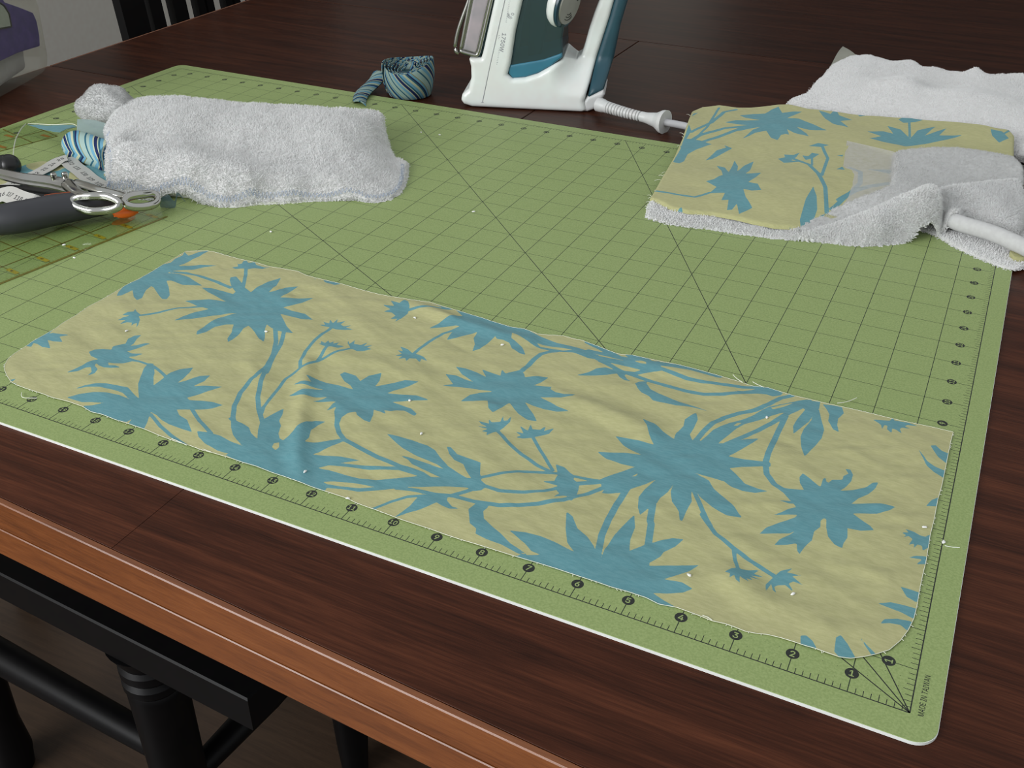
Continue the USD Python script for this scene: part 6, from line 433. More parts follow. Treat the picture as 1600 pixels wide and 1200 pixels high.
# ------------------------------------------------------------------ black slatted chair at the left end of the table
chair = thing('dining_chair', 'black wooden dining chair with vertical back slats, at the left end of the table', 'chair')
CX = -1.20
def lean(y0, y1, z0, z1, t, name, dx=0.0):
    k = 0.10
    p = trimesh.convex.convex_hull(np.array([(CX + dx - k * (z - 0.45) - (t if s else 0), y + 0.042, z) for z in (z0, z1) for y in (y0, y1) for s in (0, 1)]))
    obj(name, p, W['black'], chair)
lean(0.800, 0.848, 0.0, 1.08, 0.015, 'stile'); lean(1.300, 1.357, 0.0, 1.08, 0.015, 'stile')
for y0, y1 in ((.876, .902), (.925, .955), (.980, .997), (1.002, 1.018), (1.047, 1.064), (1.069, 1.084), (1.112, 1.142), (1.165, 1.195), (1.218, 1.244), (1.268, 1.288)):
    lean(y0 - 0.011, y1 - 0.011, 0.52, 1.02, 0.014, 'slat', -0.008)
lean(0.848, 1.300, 1.0, 1.09, 0.024, 'top_rail', -0.004); lean(0.848, 1.300, 0.485, 0.53, 0.024, 'bottom_rail', -0.004)
obj('seat', box(CX + .005, CX + 0.40, 0.84, 1.40, 0.43, 0.46, 0.008), W['black'], chair)
for y in (.88, 1.36):
    obj('leg', box(CX + .34, CX + .375, y - .018, y + .018, 0, 0.43, 0.004), W['black'], chair)

# ------------------------------------------------------------------ cutting mat
def rr(x0, x1, y0, y1, r): return shapely.box(x0 + r, y0 + r, x1 - r, y1 - r).buffer(r, quad_segs=10)
mat_ = thing('cutting_mat', 'green self-healing cutting mat with black inch grid and white edge', 'cutting mat')
core = rr(-36.5 * IN, 0.47 * IN, -0.565 * IN, 24.55 * IN, 0.0105)
obj('mat_core', prism(core, ZT, ZM - 0.0004), W['white'], mat_, label='white core showing along the mat edge')
obj('mat_surface', prism(core.buffer(-0.0003), ZM - 0.0004, ZM), W['mat'], mat_)
def strips(segs, z):
    V, F = [], []
    for (x0, y0), (x1, y1), w in segs:
        d = np.array([x1 - x0, y1 - y0]); n = np.array([-d[1], d[0]]) / np.linalg.norm(d) * w / 2
        k = len(V); V += [(x0 - n[0], y0 - n[1], z), (x1 - n[0], y1 - n[1], z), (x1 + n[0], y1 + n[1], z), (x0 + n[0], y0 + n[1], z)]
        F += [(k, k + 1, k + 2), (k, k + 2, k + 3)]
    return trimesh.Trimesh(np.array(V), np.array(F), process=False)
U = lambda u, v: (-u * IN, v * IN)
z1 = ZM + 0.00003
obj('grid_lines', strips([(U(u, 0), U(u, 24), 0.00042) for u in range(1, 36)], z1), W['line'], mat_)
obj('grid_lines', strips([(U(0, v), U(36, v), 0.00034) for v in range(1, 24)], z1), W['line'], mat_)
obj('border_lines', strips([(U(0, 0), U(36, 0), .0005), (U(0, 24), U(36, 24), .0005), (U(0, 0), U(0, 24), .0005), (U(36, 0), U(36, 24), .0005)], z1 + .00001), W['ink'], mat_)
obj('angle_lines', strips([(U(0, 0), U(24, 24), .0005), (U(0, 0), U(24 / math.tan(math.pi / 3), 24), .0005), (U(0, 0), U(36, 36 * math.tan(math.pi / 6)), .0005)], z1 + .00001), W['ink'], mat_)
tk = []
for k in range(1, 36 * 8):
    if k % 8:
        L = 0.13 if k % 4 else 0.17
        tk += [(U(k / 8, 0), U(k / 8, L), .0003), (U(k / 8, 24), U(k / 8, 24 - L), .0003)]
        if k < 24 * 8: tk += [(U(0, k / 8), U(L, k / 8), .0003), (U(36, k / 8), U(36 - L, k / 8), .0003)]
obj('tick_marks', strips(tk, z1), W['ink'], mat_)
dots = []
for i in range(1, 96):
    for j in range(1, 6):
        x, y = U(i / 4, j / 4); dots.append(((x - .00012, y), (x + .00012, y), .00024))
        if i < 90: x, y = U(j / 4, i / 4); dots.append(((x - .00012, y), (x + .00012, y), .00024))
obj('grid_dots', strips(dots, z1), W['line'], mat_, kind='stuff')
disc0 = trimesh.creation.cylinder(1.0, 1.0, sections=28)
digit_cache = {}
def marker(n, u, v, right, up):
    c = U(u, v)
    V = [(c[0], c[1], z1 + .00003)] + [(c[0] + .00295 * math.cos(a), c[1] + .00295 * math.sin(a), z1 + .00003) for a in np.arange(28) * 2 * math.pi / 28]
    d = obj('number_marker', (np.array(V), np.array([(0, k + 1, (k + 1) % 28 + 1) for k in range(28)])), W['ink'], mat_)
    if n not in digit_cache:
        t = meshkit.text_mesh(str(n), 0.0033, 0.00001, bold=True)
        t.apply_translation((-t.bounds[:, 0].mean(), -t.bounds[:, 1].mean(), 0))
        w = t.extents[0]
        if w > 0.0042: t.apply_scale((0.0042 / w, 0.92, 1))
        digit_cache[n] = t
    obj('numeral', frame_mesh(digit_cache[n], (c[0], c[1], z1 + .00006), (*right, 0), (*up, 0), (0, 0, 1)), W['mat'], d)
for k in range(1, 24): marker(k, k, 0.44 - 0.075 * math.exp(-((k - 8) / 4.5) ** 2), (1, 0), (0, 1))
for k in range(1, 19): marker(k, 0.48, k, (0, 1), (-1, 0))
for k in range(10, 36): marker(k, k, 23.5, (-1, 0), (0, -1))
for k in range(14, 24): marker(k, 35.5, k, (0, -1), (1, 0))
t = meshkit.text_mesh('MADE IN TAIWAN', 0.0024, 0.00001)
t.apply_scale((0.024 / t.extents[0], 1, 1))
obj('lettering', frame_mesh(t, (0.215 * IN, 0.0, z1), (0, 1, 0), (-1, 0, 0), (0, 0, 1)), W['ink'], mat_)
obj('scratch', tube(np.array([[*U(-0.05, 4.55), ZM], [*U(-.2, 4.57), ZM + .0001], [*U(-.32, 4.62), ZM]]), 0.0002, 5), W['white'], mat_)

# ------------------------------------------------------------------ pocket piece: floral cotton lying on the mat
rng = np.random.default_rng(7)
pocket = thing('pocket_piece', 'long flat floral cotton piece, blue on yellow-green, with rounded near corners, on the mat', 'fabric')
poly = clean(T['pocket'])
p, tri, nb = triangulate(poly, 0.85)
def rot2(p, a): return np.c_[p[:, 0] * math.cos(a) + p[:, 1] * math.sin(a), -p[:, 0] * math.sin(a) + p[:, 1] * math.cos(a)]
q = rot2(p, -0.35)
h = 1.5 + 4.0 * n2(q / [70, 18], 1.0, 1, 3) + 1.9 * n2(rot2(p, 0.5) / [40, 9], 1.0, 5, 2)
for a, w, l in T['creases']:
    d = shapely.distance(shapely.points(p), LineString(l)); h = h + a * np.exp(-(d / w) ** 2) - a * 0.35 * np.exp(-(d / (2.2 * w)) ** 2)
edge = shapely.distance(shapely.points(p), poly.exterior)
h = 0.55 + (h - 0.55) * (0.25 + 0.75 * np.clip(edge / 14.0, 0, 1))
h = np.maximum(h, 0.35)
v, f, idx = shell(p, tri, h, h - 0.3, closed=False)
ink = ink_field(ink_shape(T['ink']), p); ink = np.r_[ink, ink, ink][idx]
obj('cloth', (v, f), W['print'], pocket, smooth=True, attrs={'ink': ink})
ring = resample(np.array(poly.exterior.coords), 1.1)[:-1]
zr = RBFInterpolator(p[:nb], h[:nb], neighbors=8, kernel='linear')(ring)
out = np.c_[ring / 1000.0, ZM + zr / 1000.0]
ln = []
for k in range(len(out)):
    if rng.random() < 0.12:
        t_ = out[(k + 1) % len(out)] - out[k]; o_ = np.array([t_[1], -t_[0], 0]); o_ /= np.linalg.norm(o_) + 1e-9
        a = out[k]; b = a + o_ * rng.uniform(.0004, .0013) + t_ * rng.normal(0, .4); ln.append(np.array([a, b - [0, 0, .0002]]))
edgeline = np.vstack([out, out[:1]]) + [0, 0, 0.00005]
curves('frayed_edge', ln + [edgeline], 0.00032, W['thread'], pocket, kind='stuff')
def mmw(l): return np.c_[np.array(l)[:, :2] / 1000.0, ZM + np.array(l)[:, 2] / 1000.0]
for l in T['threads']:
    curves('loose_thread', [spline(mmw(l), 0.002)], 0.00045, W['thread'], pocket)
LINT = ['white lint speck near the left end of the pocket piece, below the left bud', 'white lint speck near the top edge of the pocket piece, beside the upper bud',
        'white lint speck on the blue flower at the top edge of the pocket piece', 'white lint speck in the plain middle of the pocket piece, above the leaf cluster',
        'white lint speck on the front edge of the pocket piece, by number 11', 'white lint speck on the blue flower above number 12 of the mat',
        'white lint speck near the petal tips above number 4 of the mat', 'white lint speck below the two small buds at the near right of the pocket piece',
        'white lint speck on a petal tip of the middle flower of the pocket piece', 'white lint speck on the right edge of the pocket piece',
        'white lint speck on the blue stems near the top right of the pocket piece', 'white lint speck on the large upper left flower of the pocket piece']
LINT2 = ['white lint speck on the mat just below the terry pad', 'white lint speck on the mat right of the first angle line', 'white lint speck on the mat close below the striped binding roll, left one',
         'white lint speck on the mat close below the striped binding roll, right one', 'white lint speck on the bare right margin of the mat', 'white lint speck on the near edge line of the clear ruler',
         'white lint speck on the clear ruler among the yellow blocks', 'white lint speck on the mat at the near edge of the terry pad']
def lint_bit(c, r, seed):
    s = trimesh.creation.icosphere(1, 1.0); d = meshkit.noise(s.vertices * 2.3 + seed * 7.1, seed); s.vertices *= (0.6 + 0.9 * d)[:, None] * r * np.array([1.5, 0.9, 0.6]); s.apply_transform(trimesh.transformations.rotation_matrix(seed * 1.3, (0, 0, 1))); s.apply_translation(c); return s
hq = RBFInterpolator(p[::40], h[::40], neighbors=12, kernel='linear')
for k, c in enumerate(T['lint']):
    w = np.array([c[0] / 1000, c[1] / 1000, ZM + (hq([c[:2]])[0] + 0.5) / 1000])
    obj('lint_speck', lint_bit(w, 0.0008, k + 1), W['lint'], None, smooth=True, label=LINT[k], cat='lint', group='lint specks on the pocket piece')
for k, c in enumerate(T['matlint']):
    obj('lint_speck', lint_bit((c[0] / 1000, c[1] / 1000, ZM + .0006 + (.0032 if k in (5, 6) else 0)), 0.0009, k + 31), W['lint'], None, smooth=True, label=LINT2[k], cat='lint', group='lint specks on the mat')

# ------------------------------------------------------------------ cloth pieces and towels
def sheet(outline, inner, step, thick, fill=False, wob=0.0, wscale=20.0, seed=1, closed=True, zmin=0.4, smoothing=2.0, fray=0.0, rnd_edge=0.0):
    poly = clean(outline)
    if fray:
        r = resample(np.array(poly.exterior.coords), 1.2)[:-1]; g = np.random.default_rng(seed)
        poly = Polygon(r + g.normal(0, fray, r.shape)).buffer(0)
        if poly.geom_type != 'Polygon': poly = max(poly.geoms, key=lambda q: q.area)
    p, tri, nb = triangulate(poly, step)
    z = height(outline, inner, smoothing)(p)
    if wob: z = z + wob * 2 * n2(p, wscale, seed)
    d = shapely.distance(shapely.points(p), poly.exterior)
    if rnd_edge: z = z - np.where(d < rnd_edge, rnd_edge * (1 - np.sqrt(np.clip(1 - (1 - d / rnd_edge) ** 2, 0, 1))), 0) * np.clip(z / 8, 0, 1) * 0.8
    z = np.maximum(z, zmin)
    if fill:
        s = np.clip((z - fill) / 8.0, 0, 1); s = s * s * (3 - 2 * s)
        t = thick * (1 - s) + np.maximum(z - 0.3, thick) * s
    else: t = thick
    b = np.maximum(z - t, np.minimum(0.1, z - 0.2))
    v, f, idx = shell(p, tri, z, b, closed)
    return p, tri, z, v, f, idx
def terry(parent, name, outline, inner, step, thick, fill, seed, fibres, length=0.0026, wob=1.2, wsc=14.0, base=None, fib=None, fray=0.5, rnd_edge=3.0, wid=0.00042, grain=1.0):
    p, tri, z, v, f, idx = sheet(outline, inner, step, thick, fill, wob, wsc, seed, True, 0.6, 2.0, fray, rnd_edge)
    obj(name, (v, f), base or W['terry'], parent, smooth=True)
    nt = len(tri)
    r = np.random.default_rng(seed)
    vt = np.c_[p / 1000, ZM + z / 1000]
    L = fuzz(vt, tri, fibres, length, r)
    # a fringe of loops round the cut edge
    ed = rims(tri); a = vt[ed[:, 0]]; bb = vt[ed[:, 1]]; o = np.c_[(bb - a)[:, 1], -(bb - a)[:, 0], np.zeros(len(a))]; o /= np.linalg.norm(o, axis=1, keepdims=True) + 1e-9
    k = r.integers(0, len(a), fibres // 12); th = min(thick, 4) / 1000
    q0 = a[k] - [0, 0, 0.0003] - np.c_[np.zeros((len(k), 2)), r.random(len(k)) * th]; q1 = q0 + o[k] * length * r.uniform(.3, .9, (len(k), 1)) + r.normal(0, .0004, (len(k), 3)); q2 = q1 + r.normal(0, .0008, (len(k), 3))
    for q in (q0, q1, q2): q[:, 2] = np.maximum(q[:, 2], ZM + 0.0003)
    L = np.concatenate([L, np.stack([q0, q1, q2], 1)])
    L[:, :, 2] = np.maximum(L[:, :, 2], ZM + 0.0003)
    lines = list(L)
    curves('terry_loops', lines, np.tile([wid, wid, wid * 0.5], len(lines)), fib or W['terryfib'], parent, kind='stuff')
    return p, z

pad = thing('terry_pad', 'white fluffy folded terry pad with pale blue serged edge, beside the scissors', 'towel')
terry(pad, 'lower_layer', T['pad_low'], None, 2.0, 3.0, False, 3, 9000, 0.0022, 0.6, 14.0, W['cream'], W['cream'])
pp, pz = terry(pad, 'top_layer', T['pad'], T['pad_i'], 1.5, 4.0, 15.0, 4, 90000, 0.0024, 1.6)
hem = spline(np.array(T['pad_hem']), 1.6)
zi = RBFInterpolator(pp[::9], pz[::9], neighbors=10, kernel='linear')
zig = []
for k in range(len(hem)):
    t_ = hem[min(k + 1, len(hem) - 1)] - hem[max(k - 1, 0)]; n_ = np.array([-t_[1], t_[0]]) / (np.linalg.norm(t_[:2]) + 1e-9)
    xy = hem[k, :2] + n_ * ((2.0 if k % 2 else -1.2) + 1.4)
    zig.append([xy[0] / 1000, xy[1] / 1000, ZM + (zi([xy])[0] + 1.3) / 1000])
curves('serging', [np.array(zig)], 0.0004, W['bluethread'], pad, label='pale blue zigzag serging')

# right-hand stack
low = thing('terry_scrap', 'white terry scrap with frayed edge, lowest of the stack at the right mat edge', 'towel')
terry(low, 'terry_cloth', T['rlow'], None, 1.8, 2.4, False, 11, 9000, 0.0024, 0.4)
obj('rolled_edge', tube(spline(mmw(T['rroll']), 0.004), 0.0065, 14), W['fleece2'], low, smooth=True, label='grey batting rolled along the scrap')
p_, t_, z_, v, f, idx = sheet(T['ryel'], None, 2.0, 0.5, 0.1, 0.2, 10, 5)
obj('cotton_layer', (v, f), W['print'], low, smooth=True, attrs={'ink': np.full(len(v), -5.0)}, label='sliver of yellow-green cotton')

back = thing('terry_towel', 'large white terry towel with ragged wavy edge, behind the small floral piece', 'towel')
terry(back, 'terry_cloth', T['rback'], T['rback_i'], 2.2, 3.0, 4.0, 12, 60000, 0.0015, 9.0, 60.0, fray=0.9, wid=0.0004)
p_, t_, z_, v, f, idx = sheet(T['rgrey'], None, 2.5, 0.5, 3.0, 0.6, 20, 6)
obj('under_cloth', (v, f), W['greycloth'], back, smooth=True, label='grey-green cloth corner sticking out behind the towel')

stack = thing('pocket_lining', None, 'towel')
tag(stack, 'white terry lining under the small floral piece, one side folded over with grey batting')
terry(stack, 'terry_cloth', T['rterry'], T['rterry_i'], 1.7, 3.2, False, 13, 55000, 0.0026, 0.8)
terry(stack, 'batting', T['rbatt'], None, 1.8, 1.5, False, 14, 14000, 0.0014, 0.7, 22.0, W['fleece2'], W['fleece2'], fray=0.5, rnd_edge=1.5, wid=0.00025)
p_, t_, z_, v, f, idx = sheet(T['rsheer'], None, 2.5, 0.2, False, 0.0, 30, 15, closed=False)
obj('interfacing', (v, f), W['sheer'], stack, smooth=True, label='sheer strip of grey interfacing')

fl2 = thing('floral_piece', 'small floral cotton piece with blue flowers, lying on white terry at the right', 'fabric')
p2, t2, z2, v, f, idx = sheet(T['rprint'], T['rprint_i'], 0.9, 0.5, False, 1.6, 26.0, 16, closed=True, smoothing=6.0, rnd_edge=3.0)
ink = ink_field(ink_shape(T['ink2']), p2); ink = np.tile(ink, 4)[idx]
obj('cloth', (v, f), W['print'], fl2, smooth=True, attrs={'ink': ink})
g2 = np.random.default_rng(3); ln = []
rg = np.array(clean(T['rprint']).exterior.coords)
for k in range(60):
    i = g2.integers(0, len(rg) - 1); a = rg[i] + (rg[i + 1] - rg[i]) * g2.random()
    if a[0] > -195: continue
    zz = z2[np.argmin(np.linalg.norm(p2 - a, axis=1))]
    b = a + [g2.uniform(-6, -1), g2.normal(0, 3)]; ln.append(np.array([[*a / 1000, ZM + (zz - .4) / 1000], [*(a + b) / 2000, ZM + zz / 1000], [*b / 1000, ZM + (zz - 1) / 1000]]))
curves('loose_thread', ln, 0.0004, W['thread'], fl2, kind='stuff')

# ------------------------------------------------------------------ tools and scraps at the left
def pt(k, i): return np.array([T[k][i][0] / 1000, T[k][i][1] / 1000, ZM + T[k][i][2] / 1000])
ruler = thing('acrylic_ruler', 'clear acrylic ruler with yellow inch marks, under the scissors and rotary cutter', 'ruler')
ra, rb = np.array(U(24.55, 10.25)), np.array(U(25.48, 4.35))
rd = (rb - ra) / np.linalg.norm(rb - ra); rn = np.array([rd[1], -rd[0]])     # along the visible edge; into the ruler
if rn[0] > 0: rn = -rn
def rp(a, b, z=0.0): q = ra + rd * a + rn * b; return (q[0], q[1])
RL, RW = 0.30, 0.165
Lz = (ZM + 0.0004, ZM + 0.0030)
obj('plate', prism(Polygon([rp(0, 0), rp(RL, 0), rp(RL, RW), rp(0, RW)]), *Lz), W['acrylic'], ruler)
obj('edge_line', strips([(rp(0, .0014), rp(RL, .0014), .0028)], ZM + .0002), W['olive'], ruler)
seg = [(rp(0, b * IN), rp(RL, b * IN), .0011) for b in (1, 2, 3, 4, 5, 6)]
rt0 = np.linalg.norm(np.array(U(24.58, 8.99)) - ra)
seg += [(rp(rt0 + k * IN, 0), rp(rt0 + k * IN, RW), .0008) for k in range(-1, 10)]
obj('printed_lines', strips(seg, ZM + .00015), W['olive'], ruler)
fine = []
for k in range(-6, 80):
    a = rt0 + k * IN / 8
    if 0 < a < RL: fine += [(rp(a, IN - .0012), rp(a, IN + .0012), .00025), (rp(a, 2 * IN - .0012), rp(a, 2 * IN + .0012), .00025), (rp(a, .003), rp(a, .0052), .00022)]
obj('fine_marks', strips(fine, ZM + .00015), W['olive'], ruler)
for k in range(-1, 10):
    a = rt0 + k * IN
    b = obj('number_block', strips([(rp(a, .006), rp(a, .0185), .0036)], ZM + .00022), W['yellow'], ruler)
    t = meshkit.text_mesh(str(k + 2), 0.0026, 0.00001, bold=True); t.apply_translation((-t.bounds[:, 0].mean(), -t.bounds[:, 1].mean(), 0))
    c = rp(a, .0135); obj('numeral', frame_mesh(t, (*c, ZM + .00027), (*(-rd), 0), (*rn, 0), (0, 0, 1)) if (-rd[0] * rn[1] + rd[1] * rn[0]) > 0 else frame_mesh(t, (*c, ZM + .00027), (*rd, 0), (*rn, 0), (0, 0, 1)), W['ink'], b)
s_ = [rp(rt0 - .006 + .011 * math.cos(a), .0235 + .006 * math.sin(a)) for a in np.arange(12) * math.pi / 6]
obj('reflection_spot', prism(Polygon(s_), ZM + .0001, ZM + .00018), W['redbrown'], ruler)  # orange-brown reflection in the acrylic, painted as a flat spot
r2 = thing('acrylic_ruler', 'clear ruler with orange marks at the left mat edge, behind the tape', 'ruler')
q0, q1 = np.array(U(33.75, 14.4)), np.array(U(34.6, 11.2)); d2 = (q1 - q0) / np.linalg.norm(q1 - q0); m2 = np.array([-d2[1], d2[0]]); m2 = m2 if m2[0] < 0 else -m2
def r2p(a, b): q = q0 + d2 * a + m2 * b; return (q[0], q[1])
obj('plate', prism(Polygon([r2p(0, 0), r2p(.16, 0), r2p(.16, .06), r2p(0, .06)]), ZM + .0004, ZM + .0022), W['acrylic'], r2)
obj('printed_lines', strips([(r2p(0, .001), r2p(.16, .001), .0016), (r2p(0, .026), r2p(.16, .026), .001)] + [(r2p(k * IN, 0), r2p(k * IN, .06), .0012) for k in range(6)], ZM + .0002), W['olive'], r2)
for a, b in ((.006, .004), (.05, .006), (.076, .02), (.03, .03)):
    obj('number_block', strips([(r2p(a, b), r2p(a + .002, b + .012), .004)], ZM + .00026), W['redbrown'], r2)

cl = thing('floral_scrap', 'folded blue and yellow-green floral scrap under the measuring tape and scissors', 'fabric')
pl, tl, zl, v, f, idx = sheet(T['lcloth'], None, 1.5, 0.5, 3.0, 1.0, 16, 21)
blot = 9 * (meshkit.noise(np.c_[pl / [24, 17], np.full(len(pl), .2)], 4) - 0.52) * 2
obj('cloth', (v, f), W['print'], cl, smooth=True, attrs={'ink': np.tile(blot, 4)[idx]})

roll = thing('striped_roll', 'thick roll of blue and cream striped fabric beside the terry pad', 'fabric roll')
ax = spline(mmw(T['stripe_axis']), 0.002); R = 0.0140
ax[:, 2] = ZM + R + .0005
ss = np.r_[0, np.cumsum(np.linalg.norm(np.diff(ax, axis=0), axis=1))]
rad = R * np.sqrt(np.clip(1 - np.clip(1 - ss / 0.016, 0, 1) ** 2, 0.02, 1))
sd = 40; tb = tube(ax, rad, sd, caps=True)
run = np.zeros((len(tb.vertices), 3)); run[:-2, 0] = np.repeat(ss, sd) * 0.9; run[:-2, 1] = np.tile(np.arange(sd) / sd * 2 * math.pi * R, len(ax)); run[-1, 0] = ss[-1]
pr = np.abs(run[:, 1] - math.pi * R); run[:, 1] = pr
obj('rolled_cloth', tb, W['stripes'], roll, smooth=True, attrs={'run': run})
rib = thing('ribbon_end', 'thin teal fabric end with a pale loose thread, left of the striped roll', 'ribbon')
p_, t_, z_, v, f, idx = sheet(T['ribbon'], None, 1.2, 0.4, False, 0.5, 12, 23)
obj('cloth', (v, f), W['tealfade'], rib, smooth=True)
curves('loose_thread', [spline(mmw(T['thread']), 0.002)], 0.0011, W['sheer'], rib, label='pale translucent thread')
curves('edge_thread', [spline(mmw([T['ribbon'][i] for i in (0, 1, 2, 3, 4)]) + [0, .0006, .0006], 0.002)], 0.0006, W['thread'], rib)

bt = thing('batting_scrap', 'fluffy grey-white batting scrap bulging behind the terry pad', 'batting')
s_ = trimesh.creation.icosphere(5, 1.0); n_ = meshkit.fbm(s_.vertices * 1.5 + 3.1, 2, 5)
s_.vertices *= (0.78 + 0.44 * n_)[:, None]
s_.vertices = s_.vertices * np.array([0.034, 0.021, 0.0225]); c_ = np.array([-0.815, 0.399, ZM + 0.0235])
s_.vertices += c_
s_.vertices[:, 2] = np.maximum(s_.vertices[:, 2], ZM + 0.0008)
obj('fleece', s_, W['fleece'], bt, smooth=True)
Lf = fuzz(s_.vertices, s_.faces, 16000, 0.0018, np.random.default_rng(9), 0.9)
Lf[:, :, 2] = np.maximum(Lf[:, :, 2], ZM + .0004)
curves('fleece_fibres', list(Lf), np.tile([.00028, .00028, .00015], len(Lf)), W['fleece'], bt, kind='stuff')
og = thing('organza_scrap', 'sheer grey-teal fabric scrap between the striped roll and the batting', 'fabric')
p_, t_, z_, v, f, idx = sheet(T['organza'], None, 1.5, 0.25, False, 1.0, 18, 25)
obj('cloth', (v, f), W['organza'], og, smooth=True)

# measuring tape: one long printed strip, folded over once and coming back on its edge
tape = thing('measuring_tape', 'white measuring tape with black centimetre numbers, folded across the floral scrap', 'measuring tape')
def strip(name, path, wid, up, sub=0.002):
    p = spline(path, sub); t = np.gradient(p, axis=0); t /= np.linalg.norm(t, axis=1, keepdims=True)
    w = np.cross(np.broadcast_to(up, p.shape), t); w /= np.linalg.norm(w, axis=1, keepdims=True)
    n = np.cross(t, w); th = 0.0003
    v = np.concatenate([p + w * wid / 2, p - w * wid / 2, p + w * wid / 2 - n * th, p - w * wid / 2 - n * th]); k = len(p); i = np.arange(k - 1)
    def quad(a, b, flip=False):
        q = np.stack([a + i, b + i, b + i + 1, a + i + 1], 1); q = q[:, ::-1] if flip else q
        return np.vstack([q[:, [0, 1, 2]], q[:, [0, 2, 3]]])
    f = np.vstack([quad(0, k, True)[:, ::-1], quad(2 * k, 3 * k)[:, ::-1], quad(0, 2 * k), quad(3 * k, k)])
    o = obj(name, trimesh.Trimesh(v, f, process=True), W['tape'], tape, smooth=False)
    return p, t, w, n, o
def numbers(p, t, w, n, o, first, step, start, gap, size, flip=False, side=0.0):
    s = np.r_[0, np.cumsum(np.linalg.norm(np.diff(p, axis=0), axis=1))]; k, at_ = first, start
    while at_ < s[-1] - 0.003:
        i = int(np.argmin(abs(s - at_)))
        tm = meshkit.text_mesh(str(k), size, 0.00002); tm.apply_translation((-tm.bounds[:, 0].mean(), -tm.bounds[:, 1].mean(), 0))
        sg = -1 if flip else 1
        obj('numeral', frame_mesh(tm, p[i] + n[i] * 0.00025 + w[i] * side, t[i] * sg, w[i] * sg, n[i]), W['tapeink'], o)
        ms = []
        for j in range(5):
            i2 = int(np.argmin(abs(s - (at_ - gap / 2 + j * gap / 5))))
            ms.append(p[i2] + n[i2] * .0002 + w[i2] * 0.0062)
        k += step; at_ += gap
s1, s2, s3 = mmw(T['ltape1']), mmw(T['ltape2']), mmw(T['ltape3'])
numbers(*strip('front_run', s1, 0.0155, (0, 0, 1.0)), 18, 1, 0.002, 0.0104, 0.0040)
numbers(*strip('folded_run', s2, 0.0155, (0, 0, 1.0)), 132, -1, 0.012, 0.0145, 0.0038)
numbers(*strip('near_run', s3, 0.0155, (0.0, -0.55, 0.83)), 116, 1, 0.006, 0.0142, 0.0040)

# black handled tools below the tape
bk = thing('black_tool', 'thick black rounded tool handle above the scissors blade at the far left', 'tool')
obj('handle', tube(spline(np.array([[-.855, .235, ZM + .011], [-.83, .250, ZM + .011], [-.815, .2625, ZM + .011], [-.809, .267, ZM + .011]]), .003), 0.0095, 20), W['blackplastic'], bk, smooth=50)
obj('rounded_end', trimesh.Trimesh(*(lambda s: (s.vertices * .0100 + [-.809, .267, ZM + .011], s.faces))(trimesh.creation.icosphere(3, 1.0)), process=False), W['blackplastic'], bk, smooth=True)
bh = thing('black_tool', 'flat black tool handle under the measuring tape, behind the rotary cutter', 'tool')
hp = spline(np.array([[-.775, .222, ZM + .007], [-.755, .231, ZM + .007], [-.735, .239, ZM + .007], [-.716, .245, ZM + .007], [-.702, .249, ZM + .006]]), 0.003)
obj('handle', tube(hp, np.interp(np.linspace(0, 1, len(hp)), [0, .1, .8, 1], [.012, .0125, .0105, .004]), 18, flat=.5), W['blackplastic'], bh, smooth=50)

rc = thing('rotary_cutter', 'dark grey rotary cutter handle with an orange line and ribbed orange button', 'rotary cutter')
rpth = spline(mmw(T['rot']), 0.003); rpth[:, 2] = ZM + 0.0165
rpth[:, 0] += .004
u_ = np.linspace(0, 1, len(rpth))
rr_ = np.interp(u_, [0, .2, .45, .7, .88, .96, 1], [.0125, .0135, .0132, .0120, .0085, .0050, .0015])
rpth[:, 2] = ZM + .0034 + rr_ * 0.95
obj('handle', tube(rpth, rr_, 26, flat=.92), W['greyplastic'], rc, smooth=60)
i0, i1 = int(.42 * len(rpth)), int(.66 * len(rpth))
side = np.array([-0.45, 0.45, 0.80]); side /= np.linalg.norm(side)
obj('inlay_line', tube(rpth[i0:i1] + side * rr_[i0:i1, None] * 0.985, 0.0007, 8), W['darkorange'], rc, smooth=True)
bp_ = mmw(T['orange']); cc = bp_.mean(0)
for k in range(7):
    w_ = (k - 3) / 3.5
    dv = np.array([.62, .78, 0]) * 0.0098 * w_
    hh = 0.0052 * math.sqrt(max(0.08, 1 - w_ * w_ * .85))
    obj('button_rib', tube(np.array([cc + dv + [-.002, .0015, hh * .8], cc + dv + [0, 0, hh * .3], cc + dv + [.001, -.001, -hh]]), 0.0013, 8), W['orange'], rc, smooth=True)
obj('button', trimesh.Trimesh(*(lambda s: (s.vertices * [.0075, .0105, .0055] @ trimesh.transformations.rotation_matrix(-0.67, (0, 0, 1))[:3, :3].T + cc, s.faces))(trimesh.creation.icosphere(3, 1.0)), process=False), W['orange'], rc, smooth=True, label='orange button')
obj('blade_guard', tube(rpth[:2] - [0.01, .012, 0], .012, 20, flat=.3), W['blackplastic'], rc, smooth=50)

